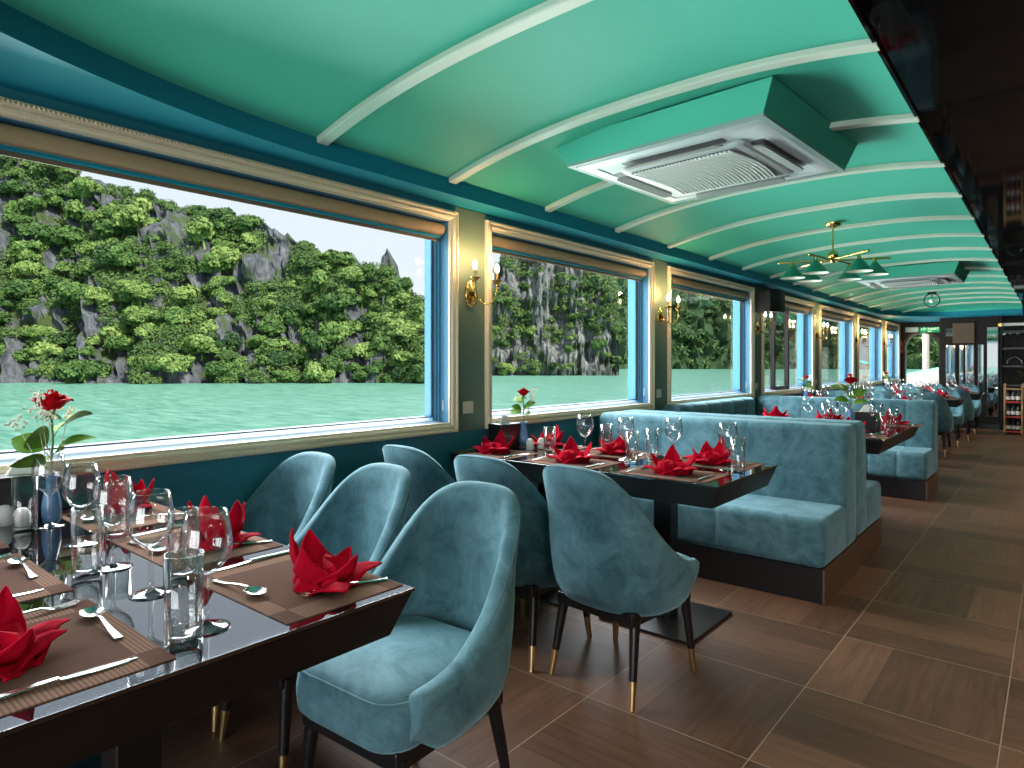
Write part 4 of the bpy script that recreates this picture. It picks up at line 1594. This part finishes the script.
# ------------------------------------------------------------------ chairs
CH = [(1, 1, 'aisle', -1.375, 1.205, PI + .05), (1, 1, 'middle', -1.93, 1.26, PI - .03), (1, 1, 'window', -2.40, 1.27, PI + .02),
      (2, -1, 'aisle', -1.345, 2.295, -.10), (2, -1, 'middle', -1.83, 2.28, .0), (2, -1, 'window', -2.32, 2.29, -.05)]
for k in (4, 5, 6):
    q = TAB[k]
    for side in (-1, 1):
        for seat, dx in (('aisle', .47 if k > 4 else .36), ('middle', -.06), ('window', -.53)):
            CH.append((k, side, seat, q['x'] + dx, q['y'] + side * .67, (0 if side < 0 else PI) + random.uniform(-.06, .06)))
for (k, side, seat, x, y, rz) in CH:
    lab = 'blue velvet chair with gold-tipped legs, %s seat, %s of the %s' % (seat, 'near side' if side < 0 else 'far side', TAB[k]['name'])
    place('chair', make_chair, (x, y, 0), rz, lab, 'chair', 'blue velvet dining chairs')

# ------------------------------------------------------------------ booth sofas
sofa('dusty blue velvet sofa facing the second table, its back to the booth', -2.60, -.92, 3.61, -1, [-2.47, -2.08, -1.50], 'blue banquettes', .0028)
sofa('dusty blue velvet sofa back to back with the one at the second table', -2.60, -.93, 5.125, 1, [-2.2, -1.78, -1.36], 'blue banquettes')
sofa('channelled blue velvet sofa on the far side of the booth table', -2.60, -.90, 6.94, -1, [-2.36, -2.12, -1.88, -1.63, -1.38, -1.14], 'blue banquettes')
ws = thing('wall_bench', 'blue velvet bench with channelled back along the window inside the booth', 'bench', (-2.62, 6.03, 0), R(90), 'blue banquettes')
Lb = .90
B().box(-Lb, Lb, -.52, -.02, 0, .18).build('plinth', M['black'], ws, bevel=.003)
sm_ = [-.6, -.3, 0, .3, .6]
cushion_x(-Lb, Lb, rrect(-.55, -.04, .18, .44, .045, 5), sm_, .03).build('seat', M['velvet'], ws, smooth='all')
cushion_x(-Lb, Lb, rrect(-.19, -.005, .40, .90, .06, 6), sm_, .03).build('backrest', M['velvet'], ws, smooth='all')

# ------------------------------------------------------------------ bar cart and plant at the end of the aisle
ct = thing('serving_cart', 'narrow wooden cart with red shelves at the end of the aisle', 'cart', (-.585, 14.75, 0))
for sx in (-1, 1):
    for sy in (-1, 1):
        B().box(sx * .125 - .011, sx * .125 + .011, sy * .16 - .011, sy * .16 + .011, 0, .90).build('post', M['tan'], ct, bevel=.003)
for z in (.06, .32, .585):
    B().box(-.113, .113, -.17, .17, z - .03, z).build('shelf', M['red'], ct, bevel=.003)
B().box(-.136, .136, -.172, .172, .79, .81).build('top_rail', M['tan'], ct, bevel=.003)


def make_bottle():
    t = thing('bottle', 'x', 'bottle')
    B().lathe([(.0001, 0), (.030, 0), (.032, .004), (.032, .10), (.026, .125), (.012, .145), (.011, .185), (.013, .187), (.013, .195), (.0001, .195)], 16).build('body', M['bottle'], t, smooth=True)
    B().lathe([(.0325, .03), (.0325, .09)], 16).build('paper_label', M['label'], t, smooth='all')
    return t


for zi, z in enumerate((.06, .32, .585)):
    for yi, y in enumerate((-.12, 0, .12)):
        for x in (-.072, 0, .072):
            place('bottle', make_bottle, (-.585 + x, 14.75 + y, z), random.uniform(0, 6), 'dark bottle with a white label on the %s shelf of the red cart' % ('lowest', 'middle', 'top')[zi], 'bottle', 'bottles on the %s shelf of the cart' % ('lowest', 'middle', 'top')[zi])
cr = thing('wooden_crate', 'tan wooden crate standing behind the red cart', 'crate', (-.36, 15.0, 0))
q = B()
for z in (.62, .72, .82):
    q.box(-.09, .09, -.14, .14, z, z + .085)
q.build('slat', M['tan'], cr, bevel=.004)
B().box(-.08, .08, -.12, .12, 0, .62).build('stand', M['darkwood'], cr, bevel=.004)
pt = thing('potted_plant', 'bushy green potted plant standing on the tan crate', 'plant', (-.36, 15.0, .905))
B().lathe([(.0001, 0), (.05, 0), (.07, .12), (.06, .12), (.055, .10), (.0001, .10)], 20).build('pot', M['white'], pt, smooth=True)
q = B()
rnd = random.Random(5)
for k in range(70):
    a, e = rnd.uniform(0, 6.28), rnd.uniform(.1, 1.4)
    d = Vector((math.cos(a) * math.cos(e), math.sin(a) * math.cos(e), math.sin(e)))
    leaf_patch(q, Vector((0, 0, .11)) + d * rnd.uniform(.02, .18), d, (0, 0, 1), rnd.uniform(.06, .11), .018, .3)
q.build('foliage', M['plant'], pt, flip=False)


def make_hang():
    return B().lathe([(.0001, 0), (.034, 0), (.034, -.003), (.005, -.01), (.004, -.08), (.012, -.095), (.035, -.12), (.037, -.15), (.030, -.19), (.028, -.19), (.035, -.15), (.033, -.12), (.0001, -.10)], 18).build('hanging_glass', M['glassware'], smooth='all')


for k in range(6):
    place('hang', make_hang, (-.76 + .11 * k, YC - .04, 1.965), 0, 'wine glass hanging upside down from the pale stem rack', 'wine glass', 'glasses hanging from the stem rack')

# ------------------------------------------------------------------ outside: water, deck, karst hills
ZW = -2.75
struct(B().add([(-2500, -900, ZW), (400, -900, ZW), (400, 2500, ZW), (-2500, 2500, ZW)], [(0, 1, 2, 3)]).build('sea_water', M['water'], flip=False))
struct(B().box(XO - .3, XR + .5, YF + .12, YF + 6, -.25, -.02).build('deck_floor', M['deck']))
t = thing('deck_bulwark', 'pale sloping deck side wall outside the arched door', 'bulwark', (-2.1, 19.3, 0))
B().prism([(-1.6, -.02), (1.5, -.02), (1.5, 1.5), (-1.6, .78)], 'y', 0, .1).build('panel', M['deck'], t)
B().hexa([(-1.6, -.02, .78), (1.5, -.02, 1.5), (1.5, .12, 1.5), (-1.6, .12, .78), (-1.6, -.02, .83), (1.5, -.02, 1.55), (1.5, .12, 1.55), (-1.6, .12, .83)]).build('top_rail', M['aqua'], t)
t = thing('deck_post', 'white round post outside the arched door', 'post', (-2.6, 19.9, -.02))
B().cyl((0, 0, 0), (0, 0, 2.6), .075, seg=20).build('shaft', M['deck'], t, smooth=True)
B().lathe([(.0001, 0), (.17, 0), (.17, .12), (.12, .16), (.0001, .16)], 20).build('foot', M['aqua'], t, smooth=True)

AZ = math.atan(544 / 650)
CA, SA = math.cos(AZ), math.sin(AZ)


def wpos(u, d, z):
    return Vector((u * CA - d * SA, u * SA + d * CA, z))


def make_hill(name, m, base_d, sil, lean, amp, seed, nu=150, nv=64, crag=1.0):
    """sil: list of (u metres across at the shore distance, crest height above the water)"""
    u0, u1 = sil[0][0], sil[-1][0]
    vs = []
    grid = []
    for i in range(nu + 1):
        u = u0 + (u1 - u0) * i / nu
        H = interp(u, sil) + crag * (1.5 * noise.noise(Vector((u * .22, seed, 0))) + 1.5 * noise.noise(Vector((u * .8, seed, 3))) + 1.6 * max(0, noise.noise(Vector((u * 1.3, seed, 7)))) - .4)
        H = max(.4, H)
        row = []
        for j in range(nv + 1):
            q = j / nv
            z = H * q
            d = base_d + lean * z + 6 * noise.noise(Vector((u * .035, seed * 2.1, z * .02)))
            p = Vector((u * .09, z * .05, seed))
            d -= amp * noise.fractal(p * 1.6, 1.0, 2.1, 4)
            ridge = 1 - abs(noise.noise(Vector((u * .33, z * .035, seed + 9))))
            d -= crag * 3.4 * (ridge ** 3) + crag * 1.6 * abs(noise.noise(Vector((u * .9, z * .10, seed + 15)))) + crag * .9 * noise.noise(Vector((u * 1.7, z * .5, seed + 21)))
            ledge = noise.noise(Vector((u * .08, z * .30, seed + 4)))
            d -= crag * 1.2 * ledge
            zz = z + crag * .8 * noise.noise(Vector((u * .5, z * .3, seed))) * min(1, q * 4)
            if j == nv:
                d += .5
            row.append(wpos(u * (base_d + lean * z) / base_d + .8 * noise.noise(Vector((u, z * .2, seed + 2))), d, ZW + zz - (.6 if j == 0 else 0)))
        # round the back over
        row.append(wpos(u * (base_d + lean * H) / base_d, base_d + lean * H + 14, ZW + H * .93))
        row.append(wpos(u * (base_d + lean * H) / base_d, base_d + lean * H + 30, ZW - .5))
        grid.append(row)
    n = nv + 3
    for row in grid:
        vs += row
    fs = []
    for i in range(nu):
        for j in range(n - 1):
            p = i * n + j
            fs.append((p, p + n, p + n + 1, p + 1))
    o = B().add(vs, fs).build(name, m, smooth=True, flip=False)
    struct(o)
    return grid, nv


def leaf_cloud(b, c, r, n, rnd, ls, squash=.8):
    """n leaf sprays on a lumpy ball"""
    for k in range(n):
        z = rnd.uniform(-.45, 1)
        a = rnd.uniform(0, 2 * PI)
        s_ = math.sqrt(max(0, 1 - z * z))
        nrm = Vector((s_ * math.cos(a), s_ * math.sin(a), z))
        p = Vector(c) + Vector((nrm.x, nrm.y, nrm.z * squash)) * r * rnd.uniform(.62, 1.22)
        nn = (nrm + Vector((rnd.gauss(0, .38), rnd.gauss(0, .38), rnd.gauss(0, .38)))).normalized()
        t1 = nn.orthogonal().normalized()
        t1 = Matrix.Rotation(rnd.uniform(0, 6.28), 3, nn) @ t1
        t2 = nn.cross(t1)
        l = ls * rnd.uniform(.6, 1.3)
        w = l * rnd.uniform(.45, .7)
        b.add([p - t1 * l, p - t2 * w + nn * w * .25, p + t1 * l, p + t2 * w + nn * w * .25], [(0, 1, 2), (0, 2, 3)])


def tree_mesh(seed, ls=.26, blobs=9, per=300, spread=1.5, tall=1.0):
    rnd = random.Random(seed)
    b = B()
    b.tube([(0, 0, -1.0), (.1, 0, .3), (0, .1, 1.0)], [.14, .11, .06], 6)
    for k in range(blobs):
        a = rnd.uniform(0, 2 * PI)
        rr = spread * math.sqrt(rnd.random())
        zz = (0.75 + rnd.uniform(-.5, 1.5) * (1.15 - rr / spread * .6)) * tall
        leaf_cloud(b, (rr * math.cos(a), rr * math.sin(a), zz), rnd.uniform(.4, 1.15), per, rnd, ls)
    me = bpy.data.meshes.new('tree')
    me.from_pydata(b.v, [], b.f)
    return me


TREES = [tree_mesh(11), tree_mesh(12, blobs=14, spread=1.8), tree_mesh(13, blobs=7, spread=1.2, tall=1.25), tree_mesh(14, blobs=16, spread=2.1), tree_mesh(15, blobs=6, spread=1.5, per=130), tree_mesh(16, blobs=10, spread=1.6)]
for me in TREES:
    me.materials.append(M['tree'])
FARTREES = []
for me in TREES[:4]:
    m2 = me.copy()
    m2.materials.clear()
    m2.materials.append(M['treefar'])
    FARTREES.append(m2)


def plant_trees(grid, nv, n, meshes, label, group, seed, smin, smax, keep=None, mind=2.2):
    rnd = random.Random(seed)
    placed = []
    tries = 0
    while len(placed) < n and tries < n * 60:
        tries += 1
        i = rnd.randrange(2, len(grid) - 2)
        j = rnd.randrange(2, nv)
        p = grid[i][j]
        if keep and not keep(i / len(grid), j / nv, rnd, p):
            continue
        if any((p - q).length < mind for q in placed):
            continue
        placed.append(p)
        o = bpy.data.objects.new('tree', rnd.choice(meshes))
        COL.objects.link(o)
        s_ = rnd.uniform(smin, smax)
        o.location = p + Vector((SA, -CA, 0)) * .4 - Vector((0, 0, .5 * s_))
        o.scale = (s_, s_, s_ * rnd.uniform(.85, 1.15))
        o.rotation_euler = (rnd.uniform(-.12, .12), rnd.uniform(-.12, .12), rnd.uniform(0, 6.28))
        h_ = (p.z - ZW)
        tag(o, label, 'tree', group)
    return placed


def undergrowth(grid, nv, n, m, label, seed, r0, r1, per, ls, keep=None):
    rnd = random.Random(seed)
    b = B()
    c = 0
    tries = 0
    while c < n and tries < n * 30:
        tries += 1
        i = rnd.randrange(1, len(grid) - 1)
        j = rnd.randrange(1, nv + 1)
        p = grid[i][j]
        if keep and not keep(i / len(grid), j / nv, rnd, p):
            continue
        c += 1
        leaf_cloud(b, p, rnd.uniform(r0, r1), per, rnd, ls, .75)
    o = b.build('undergrowth', m, flip=False)
    tag(o, label, 'undergrowth', None, 'stuff')
    return o


def veg(thr, sc, seed):
    def k(ui, vi, rnd, p):
        return noise.noise(p * sc + Vector((seed, 0, 0))) > thr
    return k


def px2(tab, d, lean):
    """photograph silhouette -> (u, height) at shore distance d for a face leaning back by lean"""
    out = []
    for px, py in tab:
        k = (364 - py) / 650
        # z above camera = k*(d + lean*H), H = z + 4.0
        H = (k * d + 4.0) / (1 - k * lean)
        out.append(((px - 512) / 650 * d, max(.4, H)))
    return out


SIL1 = [(-330, 240), (-200, 130), (-90, 105), (0, 118), (60, 158), (85, 179), (130, 191), (165, 203), (210, 214), (245, 225), (265, 222), (285, 232), (302, 246), (330, 258), (360, 264), (376, 272), (380, 270), (383, 250), (388, 248), (392, 280), (412, 290), (428, 304), (442, 318), (456, 345), (466, 374), (470, 382)]
g1, nv1 = make_hill('hill', M['rock'], 137, px2(SIL1, 137, .55), .55, 5.0, 3.0, 320, 90, 1.0)
k1 = veg(-.2, .05, 1.5)
vis1 = lambda f: (lambda ui, vi, rnd, p: f(ui, vi, rnd, p) and ui > .36)
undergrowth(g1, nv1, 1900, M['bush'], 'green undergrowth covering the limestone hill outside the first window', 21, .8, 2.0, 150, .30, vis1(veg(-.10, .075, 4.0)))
plant_trees(g1, nv1, 225, TREES, 'green leafy tree on the limestone hill seen through the first window', 'trees on the hill outside the first window', 31, .8, 2.1, vis1(k1), 2.5)
SIL2 = [(466, 382), (474, 340), (482, 300), (492, 280), (499, 262), (503, 238), (512, 214), (530, 196), (560, 186), (588, 200), (604, 226), (610, 256), (613, 300), (615, 350), (617, 378)]
g2, nv2 = make_hill('hill_cliff', M['rock2'], 230, px2(SIL2, 230, .16), .16, 5.0, 7.0, 100, 80, 1.25)
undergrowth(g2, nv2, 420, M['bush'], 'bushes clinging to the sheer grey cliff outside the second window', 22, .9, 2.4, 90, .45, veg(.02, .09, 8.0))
plant_trees(g2, nv2, 34, TREES, 'small tree clinging to the sheer grey cliff seen through the second window', 'trees on the cliff outside the second window', 32, .7, 1.6, veg(-.05, .11, 6.0), 3.5)
SIL3 = [(560, 300), (600, 240), (640, 226), (690, 225), (740, 235), (800, 250), (860, 262), (920, 285), (980, 300), (1040, 320), (1100, 350)]
g3, nv3 = make_hill('hill_wooded', M['hillfar'], 520, px2(SIL3, 520, .75), .75, 16.0, 12.0, 150, 50, 2.0)
undergrowth(g3, nv3, 900, M['treefar'], 'dense green forest cover on the distant slope outside the third window', 23, 3.0, 6.5, 46, 1.5)
plant_trees(g3, nv3, 40, FARTREES, 'distant green tree on the wooded slope seen through the third window', 'trees on the distant slope', 33, 3.0, 5.0, None, 9.0)
